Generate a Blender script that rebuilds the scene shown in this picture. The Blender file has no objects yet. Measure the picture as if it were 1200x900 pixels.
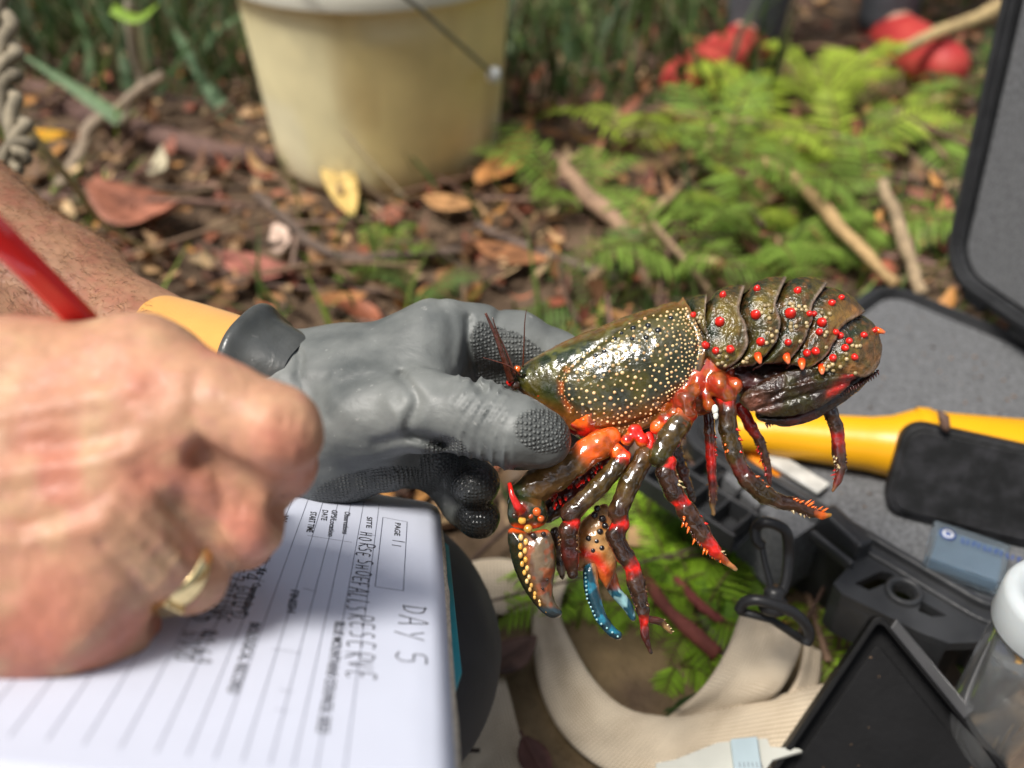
import bpy, math, random
import numpy as np
import openvdb
from mathutils import Vector, noise as mnoise

rad = math.radians
# ---------------------------------------------------------------- camera, sky, sun, exposure
scene = bpy.context.scene
COL = scene.collection
CAM_H = 0.46
PITCH = rad(38.0)
FPX = 1067.0            # focal length in photo pixels (photo 1200 px wide)
cam = bpy.data.cameras.new("camera")
cam_o = bpy.data.objects.new("camera", cam)
COL.objects.link(cam_o)
cam_o.location = (0, 0, CAM_H)
cam_o.rotation_euler = (math.pi/2 - PITCH, 0, 0)
cam.sensor_width = 36.0
cam.lens = 36.0*FPX/1200.0
cam.clip_start = 0.02
cam.clip_end = 500.0
cam.dof.use_dof = True
cam.dof.focus_distance = 0.352
cam.dof.aperture_fstop = 5.4
scene.camera = cam_o
world = bpy.data.worlds.new("World")
scene.world = world
world.use_nodes = True
wn = world.node_tree
bg = wn.nodes["Background"]
sky = wn.nodes.new("ShaderNodeTexSky")
sky.sky_type = 'NISHITA'
sky.sun_disc = False
SUN_EL, SUN_AZ = rad(66), rad(238)       # azimuth: from +Y towards +X
sky.sun_elevation = SUN_EL
sky.sun_rotation = SUN_AZ
sky.air_density = 1.0
sky.dust_density = 3.0
hs = wn.nodes.new("ShaderNodeHueSaturation")      # thin overcast: a paler sky
hs.inputs['Saturation'].default_value = .55
wn.links.new(sky.outputs[0], hs.inputs['Color']); wn.links.new(hs.outputs[0], bg.inputs[0])
bg.inputs[1].default_value = 0.10
sun = bpy.data.lights.new("sun", 'SUN')
sun.energy = 2.7
sun.angle = rad(17)
sun.color = (1.0, 0.95, 0.88)
sun_o = bpy.data.objects.new("sun", sun)
COL.objects.link(sun_o)
sd = Vector((math.sin(SUN_AZ)*math.cos(SUN_EL), math.cos(SUN_AZ)*math.cos(SUN_EL), math.sin(SUN_EL)))
sun_o.rotation_euler = sd.to_track_quat('Z', 'Y').to_euler()
sun_o.location = (0, 0, 5)
scene.view_settings.view_transform = 'Standard'
scene.view_settings.look = 'None'
scene.view_settings.exposure = 0.78
scene.view_settings.gamma = 1.0
scene.cycles.max_bounces = 8
scene.cycles.transparent_max_bounces = 8
scene.cycles.sample_clamp_indirect = 4.0
scene.cycles.use_denoising = True

# ---------------------------------------------------------------- placing things: photo pixel + distance -> world metres
CR = np.array([1.0, 0, 0]); CF = np.array([0, math.cos(PITCH), -math.sin(PITCH)]); CU = np.array([0, math.sin(PITCH), math.cos(PITCH)])
CC = np.array([0, 0, CAM_H])
def W(x, y, d):
    return CC + d*(CF + (x-600)/FPX*CR + (450-y)/FPX*CU)
def Wn(x, y, d):                      # vectorised
    x = np.asarray(x, float)[..., None]; y = np.asarray(y, float)[..., None]; d = np.asarray(d, float)[..., None]
    return CC + d*(CF + (x-600)/FPX*CR + (450-y)/FPX*CU)
def G(x, y, z=0.0):                   # pixel ray meets the level plane at height z
    q = CF + (x-600)/FPX*CR + (450-y)/FPX*CU
    return CC + (z-CAM_H)/q[2]*q
def pix(P):                           # world -> pixel
    q = np.asarray(P) - CC
    d = q@CF
    return 600+FPX*(q@CR)/d, 450-FPX*(q@CU)/d, d
def norm(v):
    v = np.asarray(v, float); return v/(np.linalg.norm(v)+1e-12)

# ---------------------------------------------------------------- numpy noise
def vnoise(P, scale, seed=0):
    P = np.asarray(P, float)*scale + seed*17.31
    i = np.floor(P).astype(np.int64); f = P-i; f = f*f*(3-2*f)
    def h(a, b, c):
        n = (a*73856093) ^ (b*19349663) ^ (c*83492791)
        n = (n ^ (n >> 13))*1274126177
        return ((n & 0xffffff)/float(0xffffff))
    x, y, z = i[..., 0], i[..., 1], i[..., 2]; fx, fy, fz = f[..., 0], f[..., 1], f[..., 2]
    c = {}
    for a in (0, 1):
        for b in (0, 1):
            for d in (0, 1):
                c[a, b, d] = h(x+a, y+b, z+d)
    l = lambda a, b, t: a+(b-a)*t
    return l(l(l(c[0,0,0], c[1,0,0], fx), l(c[0,1,0], c[1,1,0], fx), fy), l(l(c[0,0,1], c[1,0,1], fx), l(c[0,1,1], c[1,1,1], fx), fy), fz)
def sstep(a, b, x):
    t = np.clip((x-a)/(b-a), 0, 1); return t*t*(3-2*t)
def mix(a, b, t):
    t = np.asarray(t)[..., None]; return np.asarray(a)*(1-t)+np.asarray(b)*t

# ---------------------------------------------------------------- mesh collector
class MB:
    def __init__(s): s.v=[]; s.f=[]; s.m=[]; s.c=[]; s.n=0; s.sm=[]
    def add(s, V, F, mat=0, col=None, smooth=True):
        V = np.asarray(V, float).reshape(-1, 3)
        s.v.append(V)
        for f in F: s.f.append(tuple(int(i)+s.n for i in f))
        s.m += [mat]*len(F); s.sm += [smooth]*len(F)
        if col is None: col = (1, 1, 1)
        col = np.asarray(col, float)
        if col.ndim == 1: col = np.tile(col[:3], (len(V), 1))
        s.c.append(col[:, :3]); s.n += len(V)
    def build(s, name, mats, parent=None, loc=None):
        V = np.vstack(s.v)
        if loc is not None: V = V-np.asarray(loc)
        me = bpy.data.meshes.new(name)
        me.from_pydata(V.tolist(), [], s.f)
        if not isinstance(mats, (list, tuple)): mats = [mats]
        for m in mats: me.materials.append(m)
        me.polygons.foreach_set('material_index', s.m)
        me.polygons.foreach_set('use_smooth', s.sm)
        at = me.color_attributes.new('Col', 'FLOAT_COLOR', 'POINT')
        C4 = np.ones((len(V), 4)); C4[:, :3] = np.vstack(s.c)
        at.data.foreach_set('color', C4.ravel())
        me.update()
        o = bpy.data.objects.new(name, me); COL.objects.link(o)
        if loc is not None: o.location = loc
        if parent is not None: o.parent = parent
        return o
    def tube(s, pts, rads, n=10, mat=0, col=None, cap=True, flat=None):
        pts = np.asarray(pts, float); k = len(pts)
        rads = np.broadcast_to(np.asarray(rads, float), (k,))
        T = np.gradient(pts, axis=0); T /= np.linalg.norm(T, axis=1)[:, None]+1e-12
        a = np.array([0, 0, 1.0]) if abs(T[0][2]) < .9 else np.array([1.0, 0, 0])
        N = norm(np.cross(T[0], a)); V = []; ang = np.linspace(0, 2*math.pi, n, endpoint=False)
        for i in range(k):
            N = norm(N - T[i]*(N@T[i])); B = np.cross(T[i], N)
            fl = 1.0 if flat is None else flat
            V.append(pts[i]+rads[i]*(np.cos(ang)[:, None]*N+fl*np.sin(ang)[:, None]*B))
        V = np.vstack(V); F = []
        for i in range(k-1):
            for j in range(n):
                j2 = (j+1) % n; F.append((i*n+j, i*n+j2, (i+1)*n+j2, (i+1)*n+j))
        if cap: F.append(tuple(range(n-1, -1, -1))); F.append(tuple((k-1)*n+j for j in range(n)))
        if col is not None:
            col = np.asarray(col, float)
            if col.ndim == 2: col = np.repeat(col, n, axis=0)
        s.add(V, F, mat, col)
    def cone(s, base, tip, r, n=6, mat=0, col=None):
        s.tube([base, base*.45+np.asarray(tip)*.55, tip], [r, r*.62, r*.08], n, mat, col)
    def dome(s, c, nrm, r, h, mat=0, col=None, n=8, ax=None, st=1.0):
        nrm = norm(nrm); a = ax if ax is not None else (np.array([0, 0, 1.]) if abs(nrm[2]) < .9 else np.array([1., 0, 0]))
        X = norm(np.cross(a, nrm)); Y = np.cross(nrm, X)
        V = []
        for el in (0, 30, 60):
            for j in range(n):
                t = 2*math.pi*j/n
                V.append(c+nrm*(h*math.sin(rad(el))-.15*r)+r*math.cos(rad(el))*(math.cos(t)*X+st*math.sin(t)*Y))
        V.append(c+nrm*(h-.15*r)); F = []
        for i in range(2):
            for j in range(n): F.append((i*n+j, i*n+(j+1) % n, (i+1)*n+(j+1) % n, (i+1)*n+j))
        for j in range(n): F.append((2*n+j, 2*n+(j+1) % n, 3*n))
        s.add(V, F, mat, col)
    def grid(s, P, mat=0, col=None, close=False):   # P: (a,b,3)
        a, b = P.shape[:2]; F = []
        for i in range(a-1):
            for j in range(b if close else b-1):
                j2 = (j+1) % b; F.append((i*b+j, (i+1)*b+j, (i+1)*b+j2, i*b+j2))
        if col is not None and np.ndim(col) == 3: col = col.reshape(-1, 3)
        s.add(P.reshape(-1, 3), F, mat, col)
    def lathe(s, prof, c, n=48, mat=0, col=None, ax=(0, 0, 1)):
        ax = norm(ax); a = np.array([1., 0, 0]) if abs(ax[0]) < .9 else np.array([0, 1., 0])
        X = norm(np.cross(a, ax)); Y = np.cross(ax, X); t = np.linspace(0, 2*math.pi, n, endpoint=False)
        P = np.array([[np.asarray(c)+ax*z+r*(math.cos(q)*X+math.sin(q)*Y) for q in t] for r, z in prof])
        s.grid(P, mat, col, close=True)
    def prism(s, poly, d, mat=0, col=None, smooth=False):   # poly: list of 3-D points, d: extrusion vector
        poly = np.asarray(poly, float); k = len(poly); V = np.vstack([poly, poly+np.asarray(d)])
        F = [tuple(range(k-1, -1, -1)), tuple(range(k, 2*k))]+[(i, (i+1) % k, k+(i+1) % k, k+i) for i in range(k)]
        s.add(V, F, mat, col, smooth)
    def box(s, c, X, Y, Z, mat=0, col=None):   # half vectors
        c = np.asarray(c, float); X, Y, Z = map(np.asarray, (X, Y, Z))
        s.prism([c-X-Y-Z, c+X-Y-Z, c+X+Y-Z, c-X+Y-Z], 2*Z, mat, col)

def bevel(o, w=0.001, seg=2):
    m = o.modifiers.new('b', 'BEVEL'); m.width = w; m.segments = seg; m.limit_method = 'ANGLE'; m.angle_limit = rad(35); return o
def solid(o, t, off=-1):
    m = o.modifiers.new('s', 'SOLIDIFY'); m.thickness = t; m.offset = off; return o
def subd(o, l=1):
    m = o.modifiers.new('d', 'SUBSURF'); m.levels = l; m.render_levels = l; return o

def tag(o, label=None, cat=None, group=None, kind=None):
    if label: o['label'] = label
    if cat: o['category'] = cat
    if group: o['group'] = group
    if kind: o['kind'] = kind
    return o
def thing(name, loc, label, cat, group=None):
    o = bpy.data.objects.new(name, None); COL.objects.link(o); o.location = tuple(loc); o.empty_display_size = .02
    return tag(o, label, cat, group)
def adopt(parent, objs):
    bpy.context.view_layer.update()
    for o in objs:
        o.parent = parent
        o.matrix_parent_inverse = parent.matrix_world.inverted() if False else o.matrix_parent_inverse
def part(mb, name, mats, parent):     # part with world-space vertices under a parent placed at parent.location
    pl = Vector((0, 0, 0)); q = parent
    while q is not None: pl += q.location; q = q.parent
    V = MB(); o = mb.build(name, mats, parent)
    me = o.data; n = len(me.vertices); a = np.empty(n*3); me.vertices.foreach_get('co', a)
    a = a.reshape(-1, 3)-np.array(pl); me.vertices.foreach_set('co', a.ravel()); me.update()
    return o

# ---------------------------------------------------------------- signed distance volumes
class Vox:
    def __init__(s, lo, hi, res):
        s.lo = np.asarray(lo, float); s.res = res
        s.dim = np.ceil((np.asarray(hi)-s.lo)/res).astype(int)+1
        s.d = np.full(s.dim, 6*res+0.02, np.float32)
    def _sl(s, lo, hi):
        a = np.clip(np.floor((lo-s.lo)/s.res).astype(int), 0, s.dim); b = np.clip(np.ceil((hi-s.lo)/s.res).astype(int)+1, 0, s.dim)
        ax = [np.arange(a[i], b[i])*s.res+s.lo[i] for i in range(3)]
        if min(len(q) for q in ax) == 0: return None, None
        X = np.stack(np.meshgrid(*ax, indexing='ij'), -1)
        return (slice(a[0], b[0]), slice(a[1], b[1]), slice(a[2], b[2])), X
    def _un(s, sl, d, k):
        o = s.d[sl]
        if k > 0:
            h = np.maximum(k-np.abs(o-d), 0)/k; s.d[sl] = np.minimum(o, d)-h*h*k*.25
        else: s.d[sl] = np.minimum(o, d)
    def _sub(s, sl, d, k):
        o = s.d[sl]; d = -d
        h = np.maximum(k-np.abs(o-d), 0)/k if k > 0 else 0; s.d[sl] = np.maximum(o, d)+h*h*k*.25
    def cap(s, a, b, ra, rb=None, k=0.0, sub=False):
        a = np.asarray(a, float); b = np.asarray(b, float); rb = ra if rb is None else rb
        m = max(ra, rb)+k+4*s.res+.003
        sl, X = s._sl(np.minimum(a, b)-m, np.maximum(a, b)+m)
        if sl is None: return
        ab = b-a; L = ab@ab+1e-12
        t = np.clip(((X-a)@ab)/L, 0, 1)
        d = np.linalg.norm(X-a-t[..., None]*ab, axis=-1)-(ra+(rb-ra)*t)
        (s._sub if sub else s._un)(sl, d, k)
    def chain(s, pts, rs, k=0.0, k0=None):
        for i in range(len(pts)-1): s.cap(pts[i], pts[i+1], rs[i], rs[i+1], k if i or k0 is None else k0)
    def ell(s, c, R, axes=None, k=0.0, sub=False):
        c = np.asarray(c, float); R = np.asarray(R, float); m = R.max()+k+4*s.res
        sl, X = s._sl(c-m, c+m)
        if sl is None: return
        q = X-c
        if axes is not None: q = q@np.asarray(axes).T
        n = np.linalg.norm(q/R, axis=-1); n2 = np.linalg.norm(q/R**2, axis=-1)
        d = n*(n-1)/(n2+1e-9)
        (s._sub if sub else s._un)(sl, d, k)
    def slab(s, poly, depth, H, R, tilt=(0, 0), k=0.0, bend=0.0):
        # closed outline in photo pixels, centre at `depth`, half thickness H, edge rounding R (both metres)
        poly = np.asarray(poly, float); sc = depth/FPX
        P = Wn(poly[:, 0], poly[:, 1], np.full(len(poly), depth)); m = H+R+k+.004
        sl, X = s._sl(P.min(0)-m-.01, P.max(0)+m+.01)
        q = X-CC; d0 = q@CF; px = 600+FPX*(q@CR)/d0; py = 450-FPX*(q@CU)/d0
        cx, cy = poly.mean(0)
        dz = d0-(depth+tilt[0]*(px-cx)*sc+tilt[1]*(py-cy)*sc+bend*(((px-cx)*sc)**2+((py-cy)*sc)**2))
        dist = np.full(px.shape, 1e9); ins = np.zeros(px.shape, bool)
        for i in range(len(poly)):
            a = poly[i]; b = poly[(i+1) % len(poly)]; e = b-a
            t = np.clip(((px-a[0])*e[0]+(py-a[1])*e[1])/(e@e+1e-9), 0, 1)
            dist = np.minimum(dist, np.hypot(px-a[0]-t*e[0], py-a[1]-t*e[1]))
            c = ((a[1] > py) != (b[1] > py)) & (px < (b[0]-a[0])*(py-a[1])/(b[1]-a[1]+1e-12)+a[0]); ins ^= c
        d2 = np.where(ins, -dist, dist)*sc
        # rounded-edge slab
        Hh = H*np.sqrt(np.clip(1-(1-np.clip(-d2/R, 0, 1))**2, 0, 1))
        d = np.where(d2 < 0, np.abs(dz)-Hh, np.hypot(d2, np.maximum(np.abs(dz), 0)))
        d = np.where(d2 < 0, np.maximum(d*.75, d2), d)
        s._un(sl, d.astype(np.float32), k)
    def disp(s, fn):                 # add displacement near the surface
        idx = np.argwhere(np.abs(s.d) < 3*s.res+.002)
        X = idx*s.res+s.lo
        s.d[idx[:, 0], idx[:, 1], idx[:, 2]] += fn(X).astype(np.float32)
    def mesh(s, smooth=1):
        g = openvdb.FloatGrid(float(s.d.max())); g.copyFromArray(np.ascontiguousarray(s.d))
        V, Q = g.convertToQuads(0.0)
        V = V.astype(float)*s.res+s.lo; Q = Q.astype(int)
        for _ in range(smooth):
            acc = np.zeros_like(V); cnt = np.zeros(len(V))
            for a, b in ((0, 1), (1, 2), (2, 3), (3, 0)):
                np.add.at(acc, Q[:, a], V[Q[:, b]]); np.add.at(acc, Q[:, b], V[Q[:, a]])
                np.add.at(cnt, Q[:, a], 1); np.add.at(cnt, Q[:, b], 1)
            V = V*.4+.6*acc/cnt[:, None]
        return V, Q
def smooth_poly(pts, n=6, closed=False):     # Catmull-Rom
    pts = np.asarray(pts, float); out = []; k = len(pts)
    rng = range(k) if closed else range(k-1)
    for i in rng:
        p0 = pts[(i-1) % k] if closed or i > 0 else 2*pts[0]-pts[1]
        p1 = pts[i]; p2 = pts[(i+1) % k]
        p3 = pts[(i+2) % k] if closed or i+2 < k else 2*pts[-1]-pts[-2]
        for j in range(n):
            t = j/n
            out.append(.5*((2*p1)+(-p0+p2)*t+(2*p0-5*p1+4*p2-p3)*t*t+(-p0+3*p1-3*p2+p3)*t**3))
    if not closed: out.append(pts[-1])
    return np.array(out)

# ---------------------------------------------------------------- materials
def new_mat(name):
    m = bpy.data.materials.new(name); m.use_nodes = True
    nt = m.node_tree; return m, nt, nt.nodes['Principled BSDF']
def N(nt, t, **kw):
    n = nt.nodes.new(t)
    for k, v in kw.items():
        if k in n.inputs: n.inputs[k].default_value = v
        else: setattr(n, k, v)
    return n
def mat(name, col, rough=.5, metal=0, var=.15, vscale=60, bump=.0, bscale=300, coat=0, coatr=.1, spec=.5, attr=False, sss=0, trans=0, alpha=1, sheen=0, rvar=0.0, detail=4, ior=1.45, bdist=.001, anis=None, col2=None):
    m, nt, p = new_mat(name); L = nt.links.new
    tc = N(nt, 'ShaderNodeTexCoord'); no = N(nt, 'ShaderNodeTexNoise', Scale=vscale, Detail=float(detail)); L(tc.outputs['Object'], no.inputs['Vector'])
    src = None
    if attr:
        a = N(nt, 'ShaderNodeAttribute', attribute_name='Col'); src = a.outputs['Color']
    else:
        r = N(nt, 'ShaderNodeRGB'); r.outputs[0].default_value = (*col, 1); src = r.outputs[0]
    if col2 is not None:
        mr2 = N(nt, 'ShaderNodeMapRange'); mr2.inputs[1].default_value = .4; mr2.inputs[2].default_value = .62; L(no.outputs['Fac'], mr2.inputs[0])
        mc = N(nt, 'ShaderNodeMix', data_type='RGBA'); L(mr2.outputs[0], mc.inputs[0]); L(src, mc.inputs[6]); mc.inputs[7].default_value = (*col2, 1); src = mc.outputs[2]
    mr = N(nt, 'ShaderNodeMapRange'); mr.inputs[1].default_value = .3; mr.inputs[2].default_value = .7
    mr.inputs[3].default_value = 1-var; mr.inputs[4].default_value = 1+var; L(no.outputs['Fac'], mr.inputs[0])
    vm = N(nt, 'ShaderNodeVectorMath', operation='SCALE'); L(src, vm.inputs[0]); L(mr.outputs[0], vm.inputs['Scale']); L(vm.outputs[0], p.inputs['Base Color'])
    p.inputs['Roughness'].default_value = rough; p.inputs['Metallic'].default_value = metal
    p.inputs['Coat IOR'].default_value = 1.5 if coatr > .035 else 1.75
    p.inputs['Coat Weight'].default_value = coat; p.inputs['Coat Roughness'].default_value = coatr
    p.inputs['Specular IOR Level'].default_value = spec; p.inputs['IOR'].default_value = ior
    if rvar:
        m3 = N(nt, 'ShaderNodeMapRange'); m3.inputs[1].default_value = .35; m3.inputs[2].default_value = .65; m3.inputs[3].default_value = max(0.02, rough-rvar); m3.inputs[4].default_value = min(1, rough+rvar)
        n3 = N(nt, 'ShaderNodeTexNoise', Scale=vscale*1.7, Detail=3.0); L(tc.outputs['Object'], n3.inputs['Vector']); L(n3.outputs['Fac'], m3.inputs[0]); L(m3.outputs[0], p.inputs['Roughness'])
    if sss: p.inputs['Subsurface Weight'].default_value = sss; p.inputs['Subsurface Radius'].default_value = (1, .35, .2); p.inputs['Subsurface Scale'].default_value = .003
    if trans: p.inputs['Transmission Weight'].default_value = trans
    if alpha < 1: p.inputs['Alpha'].default_value = alpha
    if sheen: p.inputs['Sheen Weight'].default_value = sheen
    if bump:
        nb = N(nt, 'ShaderNodeTexNoise', Scale=bscale, Detail=5.0); L(tc.outputs['Object'], nb.inputs['Vector'])
        b = N(nt, 'ShaderNodeBump', Strength=bump, Distance=bdist); L(nb.outputs['Fac'], b.inputs['Height']); L(b.outputs[0], p.inputs['Normal'])
        if coat: L(b.outputs[0], p.inputs['Coat Normal'])
    return m
# ================================================================ setting: ground, litter, plants
rg = np.random.default_rng(11)
def ground_h(x, y):
    x = np.asarray(x, float); y = np.asarray(y, float)
    P = np.stack([x, y, np.zeros_like(x)], -1)
    h = .035*(vnoise(P, 2.2, 1)-.5)+.016*(vnoise(P, 9, 2)-.5)+.006*(vnoise(P, 32, 3)-.5)
    h = h*np.clip((np.hypot(x-.0, y-.30)-.05)/.5, .12, 1)
    return h+.10*np.clip((y-2.2)/3, 0, 1)**1.5*0
def gh(x, y): return float(ground_h(np.array([x]), np.array([y]))[0])
M_soil = mat('forest_soil', (.105, .070, .045), rough=.95, attr=True, var=.5, vscale=14, bump=.8, bscale=90, bdist=.01, detail=10, spec=.2)
# one sheet reaching far out, fine near the camera
def axis_(a, b, fa, fb, n): return np.unique(np.r_[np.linspace(fa, fb, n), fa-(np.linspace(0, 1, 16)**3)*(fa-a), fb+(np.linspace(0, 1, 16)**3)*(b-fb)])
gx = axis_(-150, 150, -1.6, 1.6, 260); gy = axis_(-150, 200, -.6, 2.6, 260)
GX, GY = np.meshgrid(gx, gy, indexing='ij'); mb = MB(); GP = np.stack([GX, GY, ground_h(GX, GY)], -1)[:, ::-1]
clay = np.exp(-(((GP[..., 0]-.09)/.13)**2+((GP[..., 1]-.31)/.09)**2)*1.2)*sstep(.2, .6, vnoise(GP, 26, 4)+.2)
mb.grid(GP, 0, mix(np.array([.115, .077, .05]), np.array([.27, .19, .095]), clay))
g = mb.build('ground', M_soil); tag(g, 'dark brown forest soil under leaf litter', None, None, 'structure')

LEAFC = np.array([[.22,.10,.05],[.30,.16,.08],[.12,.06,.035],[.42,.27,.15],[.35,.13,.08],[.26,.085,.055],[.09,.05,.035],[.18,.11,.06],[.50,.36,.22],[.14,.07,.05],[.40,.20,.07]])
M_leaf = mat('dry_leaf', (1, 1, 1), rough=.6, attr=True, var=.25, vscale=90, bump=.3, bscale=200, spec=.35)
M_twig = mat('twig_bark', (1, 1, 1), rough=.85, attr=True, var=.3, vscale=120, bump=.5, bscale=250)
def leaf_arr(L, Wd, curl, fold, nu=6):
    u = np.linspace(0, 1, nu); w = Wd*np.sin(np.pi*np.clip(u, .03, .985)**.85)**.8
    P = []
    for i, a in enumerate(u):
        z = curl*L*(a-.5)**2*4
        for s in (-1, -.5, 0, .5, 1): P.append([(a-.5)*L, s*w[i]*.5, z+fold*abs(s)*w[i]*.5])
    P = np.array(P).reshape(nu, 5, 3); return P
def place(P, c, yaw, pitch, roll):
    cy, sy, cp, sp, cr, sr = math.cos(yaw), math.sin(yaw), math.cos(pitch), math.sin(pitch), math.cos(roll), math.sin(roll)
    R = np.array([[cy, -sy, 0], [sy, cy, 0], [0, 0, 1]])@np.array([[cp, 0, sp], [0, 1, 0], [-sp, 0, cp]])@np.array([[1, 0, 0], [0, cr, -sr], [0, sr, cr]])
    return P@R.T+np.asarray(c)
def bare(x, y): return -.04 < x < .42 and y < .46
mb = MB()
for i in range(11000):
    y = rg.uniform(.15, 2.6); x = rg.uniform(-1, 1)*(.35+y*.75)
    L = rg.uniform(.010, .045); c = LEAFC[rg.integers(len(LEAFC))]*rg.uniform(.3, 1.25)*np.array([1.12, 1.08, .95])
    if bare(x, y) and (rg.random() < .96 or y < .34): continue
    mb.grid(place(leaf_arr(L, L*rg.uniform(.22, .5), rg.uniform(-.25, .35), rg.uniform(-.3, .5), 5), (x, y, gh(x, y)+rg.uniform(.001, .022)), rg.uniform(0, 6.28), rg.normal(0, .3), rg.normal(0, .4)), 0, c)
o = part(mb, 'leaf_litter', M_leaf, None) if False else mb.build('leaf_litter', M_leaf); tag(o, 'layer of small brown and pink dead leaves over the soil', None, None, 'stuff')
mb = MB()
for i in range(1500):
    y = rg.uniform(.2, 2.6); x = rg.uniform(-1, 1)*(.35+y*.75); L = rg.uniform(.03, .22); a = rg.uniform(0, 6.28); z = gh(x, y)+rg.uniform(.002, .03)
    if bare(x, y) and rg.random() < .85: continue
    d = np.array([math.cos(a), math.sin(a), rg.normal(0, .12)]); p0 = np.array([x, y, z])
    pts = [p0-d*L/2, p0+rg.normal(0, .004, 3), p0+d*L/2]; r = rg.uniform(.0006, .0032)
    mb.tube(smooth_poly(pts, 3), r, 5, 0, np.array([.16, .11, .08])*rg.uniform(.3, 1.8)*np.array([1, rg.uniform(.8, 1.0), rg.uniform(.7, 1)]))
tag(mb.build('twig_litter', M_twig), 'scatter of thin broken twigs among the dead leaves', None, None, 'stuff')
# moss and low green cover
M_green = mat('green_leaf', (1, 1, 1), rough=.55, attr=True, var=.25, vscale=120, spec=.4)
def put_translucent(m, w=.25):
    nt = m.node_tree; p = nt.nodes['Principled BSDF']; out = [n for n in nt.nodes if n.type == 'OUTPUT_MATERIAL'][0]
    t = nt.nodes.new('ShaderNodeBsdfTranslucent'); mx = nt.nodes.new('ShaderNodeMixShader'); mx.inputs[0].default_value = w
    src = p.inputs['Base Color'].links[0].from_socket; nt.links.new(src, t.inputs[0]); nt.links.new(p.outputs[0], mx.inputs[1]); nt.links.new(t.outputs[0], mx.inputs[2]); nt.links.new(mx.outputs[0], out.inputs[0])
put_translucent(M_green, .35)
mb = MB()
def cover(n, fn, col, hmin, hmax, w):
    k = 0; t = 0
    while k < n and t < n*30:
        t += 1; y = rg.uniform(.2, 2.8); x = rg.uniform(-1, 1)*(.35+y*.75)
        if rg.random() > fn(x, y): continue
        k += 1; h = rg.uniform(hmin, hmax); a = rg.uniform(0, 6.28); z = gh(x, y)
        d = np.array([math.cos(a), math.sin(a), 0]); s = np.array([-d[1], d[0], 0])*w*rg.uniform(.6, 1.3); lean = rg.uniform(.1, 1.0)*h
        b0 = np.array([x, y, z]); c = np.array(col[rg.integers(len(col))])*rg.uniform(.5, 1.3)
        P = np.array([[b0-s*.6, b0+s*.6], [b0+d*lean*.35+[0, 0, h*.55]-s, b0+d*lean*.35+[0, 0, h*.55]+s], [b0+d*lean+[0, 0, h*.95]-s*.15, b0+d*lean+[0, 0, h*.95]+s*.15]]); mb.grid(P, 0, c)
GRN = [(.10,.16,.03),(.16,.24,.04),(.22,.30,.05),(.06,.11,.03)]
def n2d(x, y, s, k): return float(vnoise(np.array([[x, y, 0.]]), s, k)[0])
cover(900, lambda x, y: (y > .55)*(x < .2)*(n2d(x, y, 5, 9) > .45), GRN, .02, .09, .0022)
cover(5200, lambda x, y: (n2d(x, y, 3.2, 5) > .50)*(1.0 if x > -.05+.1*y else .6)*(1 if y > .5 else .12), GRN, .008, .05, .0022)
cover(5200, lambda x, y: 1.0*(y > 1.15)*(x < .35), [(.05,.09,.025),(.09,.14,.04),(.035,.07,.02),(.17,.16,.08)], .05, .16, .004)
tag(mb.build('ground_cover', M_green), 'low green moss and grass shoots growing through the litter', None, None, 'stuff')

# single dead leaves that can be picked out
def lone_leaf(px, py, Lp, ang, col, label, wr=.38, lift=.012, depth=None, name='dead_leaf', roll=.0, curl=.12, pitch=0.0):
    p = G(px, py, .015) if depth is None else W(px, py, depth); d = (p-CC)@CF; L = Lp*d/FPX/ (1.0)
    # heading on the ground that shows at `ang` degrees in the picture
    a = G(px+12*math.cos(rad(ang)), py-12*math.sin(rad(ang)), .015)-G(px, py, .015); yaw = math.atan2(a[1], a[0]); st_ = np.linalg.norm(a)/(12*d/FPX)
    mb = MB(); P = leaf_arr(L*min(st_, 1.5), L*wr*1.25, curl, .25, 12); P[..., 2] += .05*L*(vnoise(P, 60, int(px))-.5)
    c = np.array(col); cc = mix(c, c*.55, sstep(.45, .7, vnoise(P*1.0, 90, int(py))))
    mb.grid(place(P, (0, 0, 0), yaw, pitch, roll), 0, cc)
    z = max(p[2], gh(p[0], p[1])+lift) if depth is None else p[2]
    mb.tube(place(np.array([[-L*.5*min(st_, 1.5)-L*.14, 0, curl*L*1.2], [-L*.5*min(st_, 1.5), 0, curl*L], [L*.4, 0, curl*L*.7+.001]]), (0, 0, 0), yaw, pitch, roll), [.0009, .0008, .0003], 5, 0, c*.6)
    o = mb.build(name, M_leaf); o.location = (p[0], p[1], z); solid(o, .0005); tag(o, label, 'leaf', 'dead leaves lying on the forest floor'); return o
lone_leaf(594, 203, 95, 42, (.60,.27,.09), 'long orange dead leaf right beside the base of the bucket', .36, .03, pitch=-.15)
lone_leaf(528, 242, 62, -8, (.52,.28,.12), 'short tan orange leaf just below the bucket base', .5)
lone_leaf(402, 226, 88, -60, (.62,.43,.14), 'yellow pointed leaf leaning against the front of the bucket', .34, .03, roll=.3, pitch=.35)
lone_leaf(168, 262, 105, -14, (.36,.14,.085), 'big curled reddish brown leaf above the hairy arm', .62, .02, curl=.25)
lone_leaf(302, 318, 88, -15, (.40,.15,.11), 'pinkish red dead leaf lying left of the glove', .45, .015)
lone_leaf(330, 285, 46, -80, (.58,.42,.33), 'small cream leaf standing on the litter below the bucket', .5, .02, roll=.5)
lone_leaf(402, 353, 58, 8, (.42,.19,.075), 'small orange brown leaf just above the glove', .42)
lone_leaf(68, 182, 44, -5, (.70,.36,.03), 'bright yellow leaf behind the hairy arm', .55, .02)
lone_leaf(190, 212, 52, 70, (.50,.44,.30), 'narrow pale cream leaf among the brown litter', .3, .02)
lone_leaf(600, 303, 84, -12, (.36,.16,.07), 'brown orange leaf just above the gloved knuckle', .38)
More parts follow.
